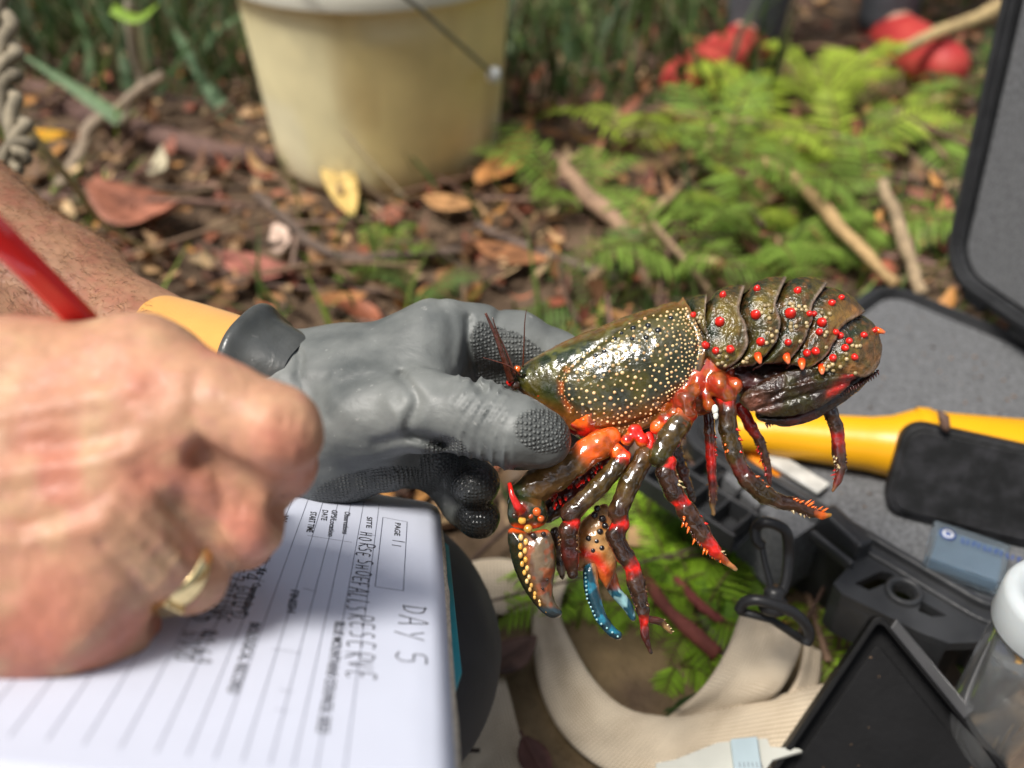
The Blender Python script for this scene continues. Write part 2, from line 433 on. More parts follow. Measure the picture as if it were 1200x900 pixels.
lone_leaf(641, 128, 48, 10, (.45,.27,.10), 'tan leaf on the ground right of the bucket', .5)
lone_leaf(905, 250, 60, -45, (.38,.2,.10), 'copper coloured leaf under the ferns', .35)
lone_leaf(740, 262, 60, 60, (.45,.25,.13), 'rusty leaf beside the crossing sticks', .4)
lone_leaf(628, 893, 60, -60, (.20,.09,.07), 'dark pink leaf between the two lengths of canvas strap', .5, -.002)
lone_leaf(600, 770, 70, 35, (.13,.07,.05), 'dark brown leaf beside the knee', .5, .004)
lone_leaf(560, 580, 46, 20, (.40,.17,.07), 'orange leaf just behind the notebook corner', .5, .004)
lone_leaf(540, 600, 50, -30, (.42,.30,.22), 'pale tan leaf behind the notebook edge', .4, .004)

def stick(pts, rs, col, label, name='stick', n=10, kink=.004):
    # pts: px,py,height above ground
    P = [G(x, y, z) for x, y, z in pts]; P = smooth_poly(P, 6); P = P+kink*(np.stack([vnoise(P, 25, s) for s in (1, 2, 3)], -1)-.5)*2
    r = np.interp(np.linspace(0, 1, len(P)), np.linspace(0, 1, len(rs)), rs)*(1+.25*(vnoise(P, 60, 4)-.5)*2)
    mb = MB(); c = np.array(col); mb.tube(P, r, n, 0, np.array([c*(.7+.6*q) for q in vnoise(P, 80, 6)]))
    c0 = P.mean(0); o = mb.build(name, M_twig, None, c0); tag(o, label, 'stick', 'sticks lying about the clearing'); return o
stick([(648,186,.02),(700,240,.03),(738,285,.03),(760,335,.02)], [.009,.008,.006], (.30,.19,.12), 'pinkish brown stick running down to the right of the bucket')
stick([(815,200,.03),(760,262,.035),(690,335,.02)], [.004,.005,.004], (.30,.20,.11), 'thin tan stick crossing the thicker stick')
stick([(895,188,.05),(960,240,.06),(1050,332,.05)], [.006,.0065,.005], (.36,.24,.11), 'straight tan stick slanting down towards the foam case')
stick([(1034,215,.05),(1055,270,.05),(1080,345,.05)], [.006,.006,.005], (.34,.25,.15), 'pale short stick just behind the black case')
stick([(1050,62,.06),(1110,35,.08),(1185,2,.1)], [.008,.009,.009], (.42,.31,.15), 'pale straw coloured stem at the top beside the open lid')
stick([(20,108,.02),(120,140,.02),(240,175,.02),(330,190,.01)], [.016,.015,.014,.012], (.13,.075,.06), 'thick dark brown branch lying left of the bucket', kink=.008)
stick([(75,222,.02),(118,150,.04),(190,92,.09)], [.007,.008,.006], (.26,.20,.14), 'forked grey brown twig at left, lower arm', kink=.01)
stick([(150,0,.16),(155,60,.10),(163,100,.06),(140,150,.03)], [.006,.006,.006], (.24,.20,.14), 'upright grey twig at upper left')
stick([(300,230,.015),(400,300,.02),(560,290,.01)], [.005,.005,.004], (.12,.085,.065), 'dark thin twig lying between the bucket and the glove')
stick([(560,262,.02),(640,300,.02),(720,330,.02)], [.004,.005,.004], (.14,.10,.08), 'grey twig in front of the crossing sticks')
stick([(822,715,.004),(850,770,.006),(880,820,.004)], [.003,.0035,.002], (.16,.12,.09), 'short pale twig on the bare soil under the claws')
stick([(752,672,.012),(790,720,.016),(840,768,.01)], [.0036,.0044,.0042], (.26,.075,.055), 'smooth reddish root under the small ferns')
stick([(790,680,.01),(825,710,.014),(865,738,.01)], [.0022,.0028,.0022], (.24,.06,.05), 'thin dark red stem behind the reddish root')

def blade(pts, w, col, label, name='grass_blade'):
    P = smooth_poly([W(*p) for p in pts], 8); mb = MB(); k = len(P); T = np.gradient(P, axis=0)
    S = np.cross(T, CF*1.0); S /= np.linalg.norm(S, axis=1)[:, None]; ww = w*np.minimum(1, 1.6*(1-np.linspace(0, .93, k)))/2
    A = np.stack([P-S*ww[:, None], P+CF*ww[:, None]*.3, P+S*ww[:, None]], 1); mb.grid(A, 0, col)
    c0 = P.mean(0); o = mb.build(name, M_green, None, c0); tag(o, label, 'grass blade', 'long grass blades left of the bucket'); return o
blade([(315,195,1.12),(275,150,1.15),(225,70,1.2),(185,-10,1.28)], .022, (.13,.22,.11), 'widest pale green blade arching down to the bucket base')
blade([(140,140,1.05),(90,105,1.06),(20,60,1.08)], .016, (.17,.27,.13), 'stiff light green stem crossing the dark branch')
blade([(500,62,1.45),(590,70,1.4),(660,38,1.35)], .022, (.19,.26,.12), 'short pale green blade right of the bucket')
blade([(130,10,1.0),(160,22,1.0),(185,5,1.0)], .012, (.25,.42,.03), 'bright lime green leaf at the upper left')
for i in range(46):
    x0 = rg.uniform(-60, 250); y0 = rg.uniform(80, 190); d = rg.uniform(1.15, 1.6); a = rg.uniform(-1.2, 1.2)
    blade([(x0, y0, d), (x0+a*35, y0-60, d), (x0+a*110+rg.uniform(-30, 30), y0-rg.uniform(90, 150), d+rg.uniform(-.1, .1))], rg.uniform(.006, .014), np.array([.10, .18, .07])*rg.uniform(.5, 1.6), 'dark green grass blade among many at the upper left')
for i in range(26):
    x0 = rg.uniform(590, 830); y0 = rg.uniform(60, 130); d = rg.uniform(1.35, 1.7); a = rg.uniform(-1, 1)
    b_ = blade([(x0, y0, d), (x0+a*25, y0-60, d), (x0+a*80, y0-rg.uniform(90, 140), d)], rg.uniform(.008, .016), np.array([.13, .19, .05])*rg.uniform(.5, 1.8), 'olive grass blade among many right of the bucket'); b_['group'] = 'olive grass blades right of the bucket'
# dry twisted vine by the arm, and the straw stalk behind it
P = smooth_poly([W(-8, -15, .62), W(10, 60, .62), W(8, 110, .62), W(26, 165, .615), W(14, 190, .61)], 10); mb = MB()
for ph in (0, 2.1, 4.2):
    t = np.linspace(0, 1, len(P)); off = .0062*np.stack([np.cos(t*16+ph), np.sin(t*16+ph)*.4, np.sin(t*16+ph)], -1); mb.tube(P+off, .0052*(1-.2*t), 8, 0, np.array([.27, .23, .16])*(1 if ph else .7))
c0 = P.mean(0); tag(mb.build('dry_vine', M_twig, None, c0), 'grey brown twisted dry vine hanging at the upper left edge', 'vine')
o = stick([(0,0,0),(1,1,0)], [.001], (.1,.1,.1), 'x') ; bpy.data.objects.remove(o)
P = smooth_poly([W(-10, 95, .66), W(40, 160, .68), (W(85, 215, .72)), W(125, 265, .8), W(190, 300, .88)], 8); mb = MB(); mb.tube(P, np.linspace(.0035, .002, len(P)), 8, 0, (.45, .36, .17)); tag(mb.build('dry_stalk', M_twig, None, P.mean(0)), 'yellow straw stalk curving from the vine down to the litter', 'stalk')
P = smooth_poly([W(315, 85, 1.0), W(385, 135, .96), W(430, 185, .93), W(478, 235, .92)], 8); mb = MB(); mb.tube(P, .0011, 6, 0, (.25, .2, .12)); tag(mb.build('thin_stalk', M_twig, None, P.mean(0)), 'hair thin dry stalk arching in front of the bucket', 'stalk')

# ferns
def frond_mesh(L, npin, pl, arch, col, seed, sub=False):
    r = np.random.default_rng(seed); mb = MB(); t = np.linspace(0, 1, 12)
    spine = np.stack([L*t*(1-.12*t), np.zeros(12), L*(arch*t-arch*.95*t**2.2)], -1)
    mb.tube(spine, np.linspace(.0016, .0005, 12)*(L/.2+.4), 5, 0, np.array([.16, .12, .04]))
    for i in range(npin):
        a = (i+.8)/(npin+.6); p = np.array([np.interp(a, t, spine[:, k]) for k in range(3)]); ln = pl*math.sin(math.pi*min(1, a*.8+.18))**.8*r.uniform(.85, 1.1)
        for s in (-1, 1):
            d = norm([.42+.3*a, s, r.uniform(-.25, .15)]); w = ln*(.12 if not sub else .12); n = np.cross(d, [0, 0, 1.]); n = norm(n)*w/2
            q = np.linspace(0, 1, 6); dr = -.25*ln*q**2
            c = np.array(col)*r.uniform(.7, 1.3)
            if sub:
                for j in range(7):
                    b0 = p+d*ln*(j+.5)/7+[0, 0, -.2*ln*((j+.5)/7)**2]; l2 = ln*.28*(1-.75*j/7)
                    for s2 in (-1, 1):
                        e = norm(np.array(n)*s2/np.linalg.norm(n)+d*.5); f_ = norm(np.cross(e, [0, 0, 1.]))*l2*.2; P = np.array([[b0-f_, b0+f_], [b0+e*l2*.6-f_*.9+[0, 0, -l2*.05], b0+e*l2*.6+f_*.9+[0, 0, -l2*.05]], [b0+e*l2-f_*.1, b0+e*l2+f_*.1]]); mb.grid(P, 0, c)
                continue
            wv = np.sin(np.pi*np.clip(q*.9+.1, 0, 1))**.55
            P = np.array([[p+d*ln*b+[0, 0, z]-n*v, p+d*ln*b+[0, 0, z-.12*w], p+d*ln*b+[0, 0, z]+n*v] for b, z, v in zip(q, dr, wv)]); mb.grid(P, 0, c)
    return mb
FM = {}
def fern(x, y, z, nf, L, pl, npin, arch, col, label, group, seed, sub=False, yaw0=0, spread=6.28, tilt=.0, vis=True):
    r = np.random.default_rng(seed+100); root = thing('fern', (x, y, z), label, 'fern', group)
    for i in range(nf):
        key = (round(L, 3), npin, sub, col, seed % 3, i % 2)
        if key not in FM:
            m = frond_mesh(L, npin, pl, arch, col, seed+i, sub); o = m.build('frond', M_green, root); FM[key] = o.data
        else:
            o = bpy.data.objects.new('frond', FM[key]); COL.objects.link(o); o.parent = root
        o.rotation_euler = (r.normal(0, .15), tilt+r.normal(0, .18), yaw0+spread*(i+.5*r.random())/nf-spread/2); sc = r.uniform(.7, 1.15); o.scale = (sc, sc, sc)
    return root
LIME = (.33, .43, .05); MIDG = (.20, .31, .05); DKG = (.10, .17, .04)
bgf = [(905,150,LIME,'tallest lime green fern arching up in front of the grey trousers'),(840,210,MIDG,'mid green fern right of the crossing sticks'),(980,190,LIME,'bright fern behind the straight tan stick'),(1080,170,MIDG,'green fern beside the lid of the case'),(900,300,MIDG,'soft green fern directly above the tail of the crayfish'),(800,320,MIDG,'fern with ladder like fronds above the crayfish back'),(1010,270,MIDG,'fern between the two tan sticks'),(740,170,LIME,'small lime fern beyond the crossing sticks'),(960,120,LIME,'lime fern in front of the right red boot'),(700,350,DKG,'low dark fern just above the carapace'),(470,290,MIDG,'thin green fern between bucket and glove'),(490,340,DKG,'small dark fern just above the gloved knuckle'),(1110,250,MIDG,'fern touching the back of the lid'),(1150,120,DKG,'dark fern partly behind the lid'),(660,230,MIDG,'tiny fern right of the orange leaf'),(1060,110,LIME,'lime fern to the right of the right boot'),(860,260,LIME,'yellow green fern in the middle of the fern patch'),(940,240,MIDG,'fern under the straight tan stick'),(750,110,DKG,'dark fern right of the bucket, far back')]
for i, (px, py, c, lab) in enumerate(bgf):
    p = G(px, py+12, 0); big = 1.0 if i else 1.5
    fern(p[0], p[1], gh(p[0], p[1]), (5 if i % 2 else 6) if i not in (11, 12, 16) else 4, (.145 if i not in (10, 11, 12, 16) else .085)*big, .036*big if i not in (10, 11, 12, 16) else .022, 19, .62+.3*(i%4)/4, c, lab, 'ferns in the patch behind the crayfish', i*7, sub=(i % 4 == 0), tilt=-.18*(i%3))
# near small ferns under the crayfish legs
nf = [(745,640,.02,0.3),(770,690,.01,-.5),(800,640,.01,1.0),(840,600,.02,1.8),(715,690,.0,-1.2),(795,765,.0,-.6),(700,640,.01,2.6),(785,655,.02,-2.2),(815,690,.01,2.2),(840,680,.01,.2),(672,690,.0,2.8),(760,610,.03,2.0),(900,600,.0,1.0),(962,755,.0,.6),(825,715,.0,-.3),(860,640,.01,-.3)]
labs = ['bright small fern just right of the blue claw','small fern above the reddish root','fern shoots behind the lowest crayfish leg','fern shoots growing through the black case handle','tiny fern left of the long crayfish leg','tiny low fern on the bare soil','fern shoots between the two claws and the knee','fern tuft directly under the hanging legs','fern tuft beside the top of the reddish root','small fern left of the black swivel clip','tiny fern seen between the two claws','small fern just under the carapace legs','fern shoots in the dark gap inside the case bracket','short fern between the strap and the black tray','small fern right of the reddish root','fern shoots close to the case side']
for i, (px, py, z, yw) in enumerate(nf):
    p = G(px, py, .012); fern(p[0], p[1], gh(p[0], p[1])-.002, (6 if i not in (4, 5) else 3), .056 if i not in (4, 5) else .034, .0165, 14, .9, (.30, .50, .03) if i % 3 else (.19, .36, .03), labs[i], 'small ferns by the case', i*5+1, yaw0=yw, spread=4.2)

# unseen trees added round the clearing to shade the sky and break up reflections
M_bark = mat('tree_bark', (.12, .09, .07), rough=.9, var=.4, vscale=8, bump=.8, bscale=20, bdist=.02)
M_crown = mat('tree_leaves', (.045, .075, .02), rough=.6, var=.4, vscale=3)
tree0 = None; tr = np.random.default_rng(3)
def crown_mesh():
    mb = MB(); n = 3600
    ctrs = [(tr.normal(0, .9), tr.normal(0, .9), tr.uniform(1.2, 5.0)) for _ in range(26)]
    c = np.array([ctrs[tr.integers(26)] for _ in range(n)])+tr.normal(0, .38, (n, 3)); a = tr.normal(0, 1, (n, 3)); a /= np.linalg.norm(a, axis=1)[:, None]; b = np.cross(a, tr.normal(0, 1, (n, 3))); b /= np.linalg.norm(b, axis=1)[:, None]
    s = tr.uniform(.07, .15, n)[:, None]; V = np.stack([c-a*s, c+b*s*.4, c+a*s, c-b*s*.4], 1).reshape(-1, 3); mb.add(V, [(4*i, 4*i+1, 4*i+2, 4*i+3) for i in range(n)], 0, None, False); return mb
spots = [(-3.2, 4.6), (-.6, 5.8), (2.4, 5.2), (4.8, 2.6), (-5.2, 1.9), (.9, 8.2), (2.9, -2.6), (.4, -3.8)]
tl = ['nearest unseen tree added behind the left side of the clearing', 'unseen tree added straight behind the bucket', 'unseen tree added behind the ferns', 'unseen tree added right of the case', 'unseen tree added left of the kneeling person', 'farthest unseen tree added behind the clearing', 'unseen tree added behind the camera, on the right', 'unseen tree added straight behind the camera']
for i, (x, y) in enumerate(spots):
    root = thing('tree', (x, y, 0), tl[i], 'tree', 'unseen trees added round the clearing to shade the sky')
    if i == 0:
        mb = MB(); P = np.array([[0, 0, -.1], [.03, .02, 1], [-.04, .05, 2.4], [.05, 0, 4.6]]); mb.tube(smooth_poly(P, 5), np.linspace(.13, .03, 16), 10); 
        for k in range(7):
            h = 1.4+.4*k; aa = k*2.4; mb.tube([[0, 0, h], [.5*math.cos(aa), .5*math.sin(aa), h+.4], [1.1*math.cos(aa), 1.1*math.sin(aa), h+.9]], [.04, .025, .008], 6)
        t_ = mb.build('trunk', M_bark, root); c_ = crown_mesh().build('crown', M_crown, root); tm, cm = t_.data, c_.data
    else:
        for nm, d in (('trunk', tm), ('crown', cm)):
            o = bpy.data.objects.new(nm, d); COL.objects.link(o); o.parent = root; o.rotation_euler = (0, 0, i*1.7); o.scale = (1, 1, .85+.06*(i % 5))
# ================================================================ bucket, far person, case and tools
M_bucket = mat('yellowed_plastic', (.76, .64, .33), rough=.5, attr=True, var=.08, vscale=25, bump=.2, bscale=60, detail=8)
M_wire = mat('galvanised_wire', (.25, .26, .26), rough=.4, metal=.8)
M_white = mat('white_plastic', (.62, .63, .60), rough=.4, var=.06)
bk = G(447, 185, 0); bx, by = -.149, 1.045
bucket = thing('bucket', (bx, by, 0), 'old yellowed plastic bucket standing on the leaf litter', 'bucket')
mb = MB(); r0, r1, hh = .132, .147, .232
prof = [(1e-4, .004), (r0-.008, .004), (r0-.002, .007), (r0, .014), (r0+(r1-r0)*.5, hh*.5), (r1-.001, hh-.03), (r1+.001, hh-.028), (r1+.007, hh-.027), (r1+.0085, hh-.022), (r1+.0085, hh-.004), (r1+.006, hh), (r1+.001, hh), (r1-.003, hh-.004), (r1-.004, hh-.03), (r0-.004, .02), (1e-4, .016)]
prof = prof[:4]+[(r0+(r1-r0)*q_/12, .014+(hh-.046)*q_/12) for q_ in range(1, 12)]+prof[5:]
mb = MB(); mb.lathe(prof, (bx, by, 0), 96); BV = mb.v[0]; n1_ = vnoise(BV, 9, 3); n2_ = vnoise(BV*[1, 1, .35], 38, 5); n3_ = vnoise(BV, 90, 6)
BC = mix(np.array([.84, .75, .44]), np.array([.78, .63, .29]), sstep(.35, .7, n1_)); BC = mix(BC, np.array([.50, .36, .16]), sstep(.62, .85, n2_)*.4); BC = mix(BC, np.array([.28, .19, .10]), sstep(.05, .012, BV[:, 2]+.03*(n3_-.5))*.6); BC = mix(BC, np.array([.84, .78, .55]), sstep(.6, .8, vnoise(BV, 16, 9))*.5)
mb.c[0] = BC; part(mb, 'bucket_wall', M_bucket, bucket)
mb = MB(); mb.lathe([(r1+.0095, hh-.024), (r1+.0105, hh-.018), (r1+.0105, hh-.006), (r1+.008, hh+.002), (r1-.001, hh+.003), (r1-.002, hh-.001)], (bx, by, 0), 96); part(mb, 'rim', mat('pale_rim', (.72, .70, .58), rough=.45, var=.08, vscale=10), bucket)
e1 = W(579, 88, .955); e2 = np.array([2*bx-e1[0], by, e1[2]]); mb = MB(); tt_ = np.linspace(0, 1, 30)
m1 = W(525, 40, .855); m0 = W(470, -6, .79)
mb.tube(smooth_poly([e1, m1, m0, W(400, -40, .76), np.array([bx-r1-.01, by-.01, hh-.04])], 8), .0022, 8, 0); part(mb, 'bail', M_wire, bucket)
for e in (e1, np.array([bx-r1-.008, by, hh-.04])):
    mb = MB(); mb.lathe([(1e-4, -.006), (.007, -.006), (.009, 0), (.007, .006), (1e-4, .006)], e, 16, ax=(1, -.3, 0)); part(mb, 'bail_ear', M_white, bucket)

# person standing behind: grey trousers and red boots (upper body outside the frame)
far_root = None
M_skin2 = mat('far_skin', (.45, .25, .17), rough=.5, var=.1)
M_trou = mat('grey_trousers', (.075, .08, .09), rough=.9, var=.15, vscale=30, bump=.4, bscale=60, bdist=.004)
M_boot = mat('red_boot', (.50, .035, .035), rough=.6, var=.5, vscale=26, col2=(.34, .05, .035))
M_jkt = mat('dark_jacket', (.04, .05, .06), rough=.85, var=.2, vscale=20, bump=.3, bscale=60, bdist=.004)
L1, L2_ = G(868, 78, .0), G(1008, 52, .0)
L1 = np.array([.352, 1.36, 0]); L2_ = np.array([.565, 1.42, 0])
fr = thing('person', ((L1+L2_)/2).tolist(), 'person standing behind the ferns in grey trousers and red boots', 'person')
def body_far():
    v = Vox((.0, 1.0, -.02), (.95, 1.8, 1.80), .012); hip = np.array([.46, 1.48, .88]); top = np.array([.46, 1.46, 1.38])
    for a, s in ((L1, -1), (L2_, 1)):
        kn_ = a+[0, .02, .46]; v.cap(a+[0, 0, .08], kn_, .036, .05, .02); v.cap(kn_, hip+[s*.08, 0, 0], .05, .075, .03)
        foot = a+np.array([-.12 if s < 0 else .02, -.16, .03]); v.cap(a+[0, 0, .04], foot, .03, .022, .02)
        sh = top+[s*.17, 0, 0]; el = sh+[s*.06, .02, -.28]; hd = el+[-s*.02, -.10, -.24]; v.cap(top, sh, .05, .05, .03); v.cap(sh, el, .045, .036, .02); v.cap(el, hd, .034, .024, .02)
        for k in range(4): v.cap(hd, hd+[(k-1.5)*.016, -.02, -.085+.008*abs(k-1.3)], .011, .007, .006)
        v.cap(hd, hd+[-s*.03, -.03, -.05], .011, .008, .006)
    v.ell(hip+[0, 0, .03], (.16, .11, .13), k=.04); v.ell(hip+[0, 0, .33], (.17, .11, .28), k=.05); v.cap(top, top+[0, 0, .12], .05, .048, .03); v.ell(top+[0, -.02, .22], (.075, .095, .115), k=.02)
    v.ell(top+[0, -.115, .21], (.014, .02, .022), k=.01)
    return v.mesh(2)
V, F = body_far(); mb = MB(); mb.add(V, F); part(mb, 'body', M_skin2, fr)
for s, a in ((-1, L1), (1, L2_)):
    hip = np.array([.46+s*.085, 1.48, .90]); kn_ = a+[0, .02, .46]; P = smooth_poly([a+[0, 0, .035], a+[0, .005, .2], kn_, hip], 8); r = np.interp(np.linspace(0, 1, len(P)), [0, .3, .5, 1], [.040, .050, .066, .098]); r = r*(1+.05*(vnoise(P, 20, s+3)-.5))
    mb = MB(); mb.tube(P, r, 24); part(mb, 'trouser_leg', M_trou, fr)
    toe = a+np.array([-.12 if s < 0 else .03, -.16, .030]); v = Vox(np.minimum(a, toe)-.08, np.maximum(a, toe)+[.08, .08, .16], .005)
    v.cap(a+[0, 0, .035], toe, .036, .030, .02); v.cap((a+toe)/2+[0, 0, .012], toe, .034, .030, .02); v.cap(a-[0, 0, .02], toe-[0, 0, .055], .02, .02, sub=False) if False else None
    V, F = v.mesh(2); V[:, 2] = np.maximum(V[:, 2], .002); mb = MB(); mb.add(V, F); part(mb, 'boot', M_boot, fr)
v = Vox((.15, 1.28, .8), (.8, 1.66, 1.46), .01); v.ell((.46, 1.48, 1.14), (.195, .135, .33), k=.03)
for s in (-1, 1): v.cap((.46+s*.17, 1.46, 1.37), (.46+s*.23, 1.48, 1.1), .062, .05, .03)
V, F = v.mesh(2); mb = MB(); mb.add(V, F); part(mb, 'jacket', M_jkt, fr)
mb = MB(); v = Vox((.35, 1.30, 1.55), (.58, 1.60, 1.75), .006); v.ell((.46, 1.455, 1.615), (.083, .10, .10)); v.ell((.46, 1.37, 1.55), (.08, .06, .06), sub=True); V, F = v.mesh(2); mb.add(V, F); part(mb, 'hair', mat('brown_hair', (.05, .03, .02), rough=.7), fr)

# ---------------- the equipment case
ZR = .075
M_case = mat('black_case_plastic', (.026, .027, .029), rough=.42, var=.25, vscale=60, bump=.35, bscale=900, bdist=.0006, rvar=.1)
M_foam = mat('grey_foam', (.125, .128, .133), rough=.95, var=.35, vscale=520, bump=.6, bscale=700, bdist=.0012, detail=2, spec=.15)
A_ = G(800, 540, ZR)[:2]; B_ = G(1135, 748, ZR)[:2]; e_a = norm(B_-A_); e_b = np.array([-e_a[1], e_a[0]])
A_ = G(755, 515, ZR)[:2]; Lc = np.linalg.norm(G(1168, 772, ZR)[:2]-A_); Wc = .285
def K(a, b, z=ZR): p = A_+e_a*a+e_b*b; return np.array([p[0], p[1], z])
def pixc(a, b, z=ZR): return pix(K(a, b, z))
Xa = np.array([*e_a, 0]); Xb = np.array([*e_b, 0]); Z_ = np.array([0, 0, 1.])
case = thing('equipment_case', K(Lc/2, Wc/2, 0), 'open black hard case lined with grey foam', 'case')
def rrect(a0, a1, b0, b1, r, n=6):
    out = []
    for (ca, cb, s) in ((a1-r, b1-r, 0), (a0+r, b1-r, 90), (a0+r, b0+r, 180), (a1-r, b0+r, 270)):
        for k in range(n+1): t = rad(s+90*k/n); out.append((ca+r*math.cos(t), cb+r*math.sin(t)))
    return out
def ringwall(mb, outer, inner, z0, z1, m=0):
    n = len(outer); O0 = [K(a, b, z0) for a, b in outer]; O1 = [K(a, b, z1) for a, b in outer]; I0 = [K(a, b, z0) for a, b in inner]; I1 = [K(a, b, z1) for a, b in inner]
    V = O0+O1+I1+I0; F = []
    for k in range(4):
        for i in range(n): j = (i+1) % n; F.append((k*n+i, k*n+j, ((k+1) % 4)*n+j, ((k+1) % 4)*n+i))
    mb.add(V, F, m, None, False)
mb = MB(); ringwall(mb, rrect(.014, Lc-.004, .026, Wc, .022), rrect(.020, Lc-.010, .032, Wc-.006, .018), .006, ZR-.012)
mb.prism([K(a, b, .002) for a, b in rrect(.014, Lc-.004, .026, Wc, .022)], Z_*.006)
bevel(part(mb, 'case_shell', M_case, case), .0012)
mb = MB(); ringwall(mb, rrect(0.006, Lc+.004, .018, Wc+.006, .026), rrect(.020, Lc-.010, .032, Wc-.006, .018), ZR-.0135, ZR-.001)
ringwall(mb, rrect(.013, Lc-.003, .025, Wc-.0005, .022), rrect(.0175, Lc-.0075, .0295, Wc-.004, .020), ZR-.002, ZR+.0035)
bevel(part(mb, 'rim', M_case, case), .0012)
mb = MB()   # open rib lattice on the near-left corner (carrying handle bracket)
for k in range(6):
    a = .004+k*.016; mb.box(K(a, -.004, ZR-.008), Xa*.0011, Xb*.0205, Z_*.0068)
mb.box(K(.044, -.025, ZR-.008), Xa*.044, Xb*.0014, Z_*.0072); mb.box(K(.044, -.0015, ZR-.008), Xa*.044, Xb*.0014, Z_*.0072)
mb.box(K(.044, -.004, ZR-.0155), Xa*.044, Xb*.0215, Z_*.0008)
bevel(part(mb, 'handle_bracket', M_case, case), .0008)
# latch ledge with hole, on the near-right
b0 = -.030
LZ = ZR-.006
def plate_with_holes(mb, outline, holes, z, t):
    me = bpy.data.curves.new('c', 'CURVE'); me.dimensions = '2D'; me.fill_mode = 'BOTH'; me.extrude = t/2
    for pl in [outline]+holes:
        sp = me.splines.new('POLY'); sp.points.add(len(pl)-1); sp.use_cyclic_u = True
        for i, (a, b) in enumerate(pl): sp.points[i].co = (a, b, 0, 1)
    o = bpy.data.objects.new('c', me); COL.objects.link(o); dg = bpy.context.evaluated_depsgraph_get(); dg.update(); m = bpy.data.meshes.new_from_object(o.evaluated_get(dg))
    V = np.array([K(v.co.x, v.co.y, z+v.co.z) for v in m.vertices]); F = [tuple(p.vertices) for p in m.polygons]; mb.add(V, F, 0, None, False); bpy.data.objects.remove(o)
def ci(a, b, r, n=24): return [(a+r*math.cos(2*math.pi*k/n), b+r*math.sin(2*math.pi*k/n)) for k in range(n)]
def cab(px, py, z=LZ): p = G(px, py, z)[:2]-A_; return (float(p@e_a), float(p@e_b))
out = [cab(975,688),cab(1020,640),cab(1060,660),cab(1090,700),cab(1128,722),cab(1165,740),cab(1160,752),cab(1140,757),cab(1110,758),cab(1075,745),cab(1030,722),cab(985,700)]
hc = cab(1057, 699)
plate_holes = [ci(hc[0], hc[1], .0060), [cab(1000,688),cab(1017,696),cab(1048,683),cab(1044,676),cab(1030,674)], [cab(1079,709),cab(1108,726),cab(1090,727),cab(1074,720)]]
mb = MB(); plate_with_holes(mb, out, plate_holes, LZ, .006)
p = K(hc[0], hc[1], LZ); mb.lathe([(.0062, -.003), (.0098, -.003), (.0098, .0055), (.0085, .0062), (.0066, .0055), (.0060, .002), (.0060, -.003)], p, 28)
wl = [cab(975,688), cab(985,700), cab(1030,722), cab(1075,745), cab(1110,758)]
for (pa, pb) in zip(wl[:-1], wl[1:]):
    va, vb = K(*pa, LZ-.03), K(*pb, LZ-.03); dv = norm(vb-va); mb.box((va+vb)/2+Z_*.0133+np.cross(Z_, dv)*.0014, (vb-va)/2, np.cross(Z_, dv)*.0012, Z_*.0133)
bevel(part(mb, 'latch_bracket', M_case, case), .0007)
mb = MB(); q0 = cab(948, 640, ZR); q1 = cab(1008, 660, ZR)   # raised latch block on the rim
for (p0, p1, w, h) in [((965,606),(1012,650),.0055,.009), ((950,622),(1000,662),.002,.004)]:
    a0, b0_ = cab(*p0, ZR); a1, b1_ = cab(*p1, ZR); c = K((a0+a1)/2, (b0_+b1_)/2, ZR+h/2-.004); d = norm(K(a1, b1_)-K(a0, b0_)); mb.box(c, d*np.linalg.norm(K(a1, b1_)-K(a0, b0_))/2, np.cross(Z_, d)*w, Z_*h)
bevel(part(mb, 'latch', M_case, case), .002)
# foam bed with a slot
mb = MB(); s0, s1 = .030, .105
plate_with_holes(mb, rrect(.0205, Lc-.0105, .0325, Wc-.0065, .0175), [[cab(846,552,ZR), cab(884,528,ZR), cab(968,603,ZR), cab(930,628,ZR)]], ZR-.028, .050)
part(mb, 'foam_bed', M_foam, case)
# lid, standing open on the far side
H0 = W(1108, 318, (pix(K(.075, Wc+.012, ZR+.004))[2])); H0 = G(1108, 322, ZR+.018); Ld = Lc-.010; Xl = norm(G(1200, 386, ZR+.018)-H0)
up = norm(Xb*.20+Z_*1.0-Xa*.17); lt = norm(np.cross(Xl, up)); 
def KL(a, h, t=0): return H0+Xl*a+up*h+lt*t
def lidring(mb, outer, inner, t0, t1):
    n = len(outer); V = [KL(a, h, t0) for a, h in outer]+[KL(a, h, t1) for a, h in outer]+[KL(a, h, t1) for a, h in inner]+[KL(a, h, t0) for a, h in inner]; F = []
    for k in range(4):
        for i in range(n): j = (i+1) % n; F.append((k*n+i, k*n+j, ((k+1) % 4)*n+j, ((k+1) % 4)*n+i))
    mb.add(V, F, 0, None, False)
if (lt@Xb) > 0: lt = -lt      # lt points to the inside of the case
HL = Wc+.01
mb = MB(); lidring(mb, rrect(0, Ld, 0, HL, .03), rrect(.011, Ld-.011, .011, HL-.011, .024), -.002, .006); lidring(mb, rrect(.004, Ld-.004, .004, HL-.004, .027), rrect(.010, Ld-.010, .010, HL-.010, .024), -.030, -.0015)
lidring(mb, rrect(.0055, Ld-.0055, .0055, HL-.0055, .026), rrect(.0085, Ld-.0085, .0085, HL-.0085, .025), .0055, .0095)
mb.prism([KL(a, h, -.033) for a, h in rrect(.004, Ld-.004, .004, HL-.004, .027)], lt*.004)
lid = bevel(part(mb, 'lid', M_case, case), .0012)
mb = MB(); mb.prism([KL(a, h, -.020) for a, h in rrect(.0125, Ld-.0125, .0125, HL-.0125, .022)], lt*.018); part(mb, 'lid_foam', M_foam, lid) if False else part(mb, 'lid_foam', M_foam, case)
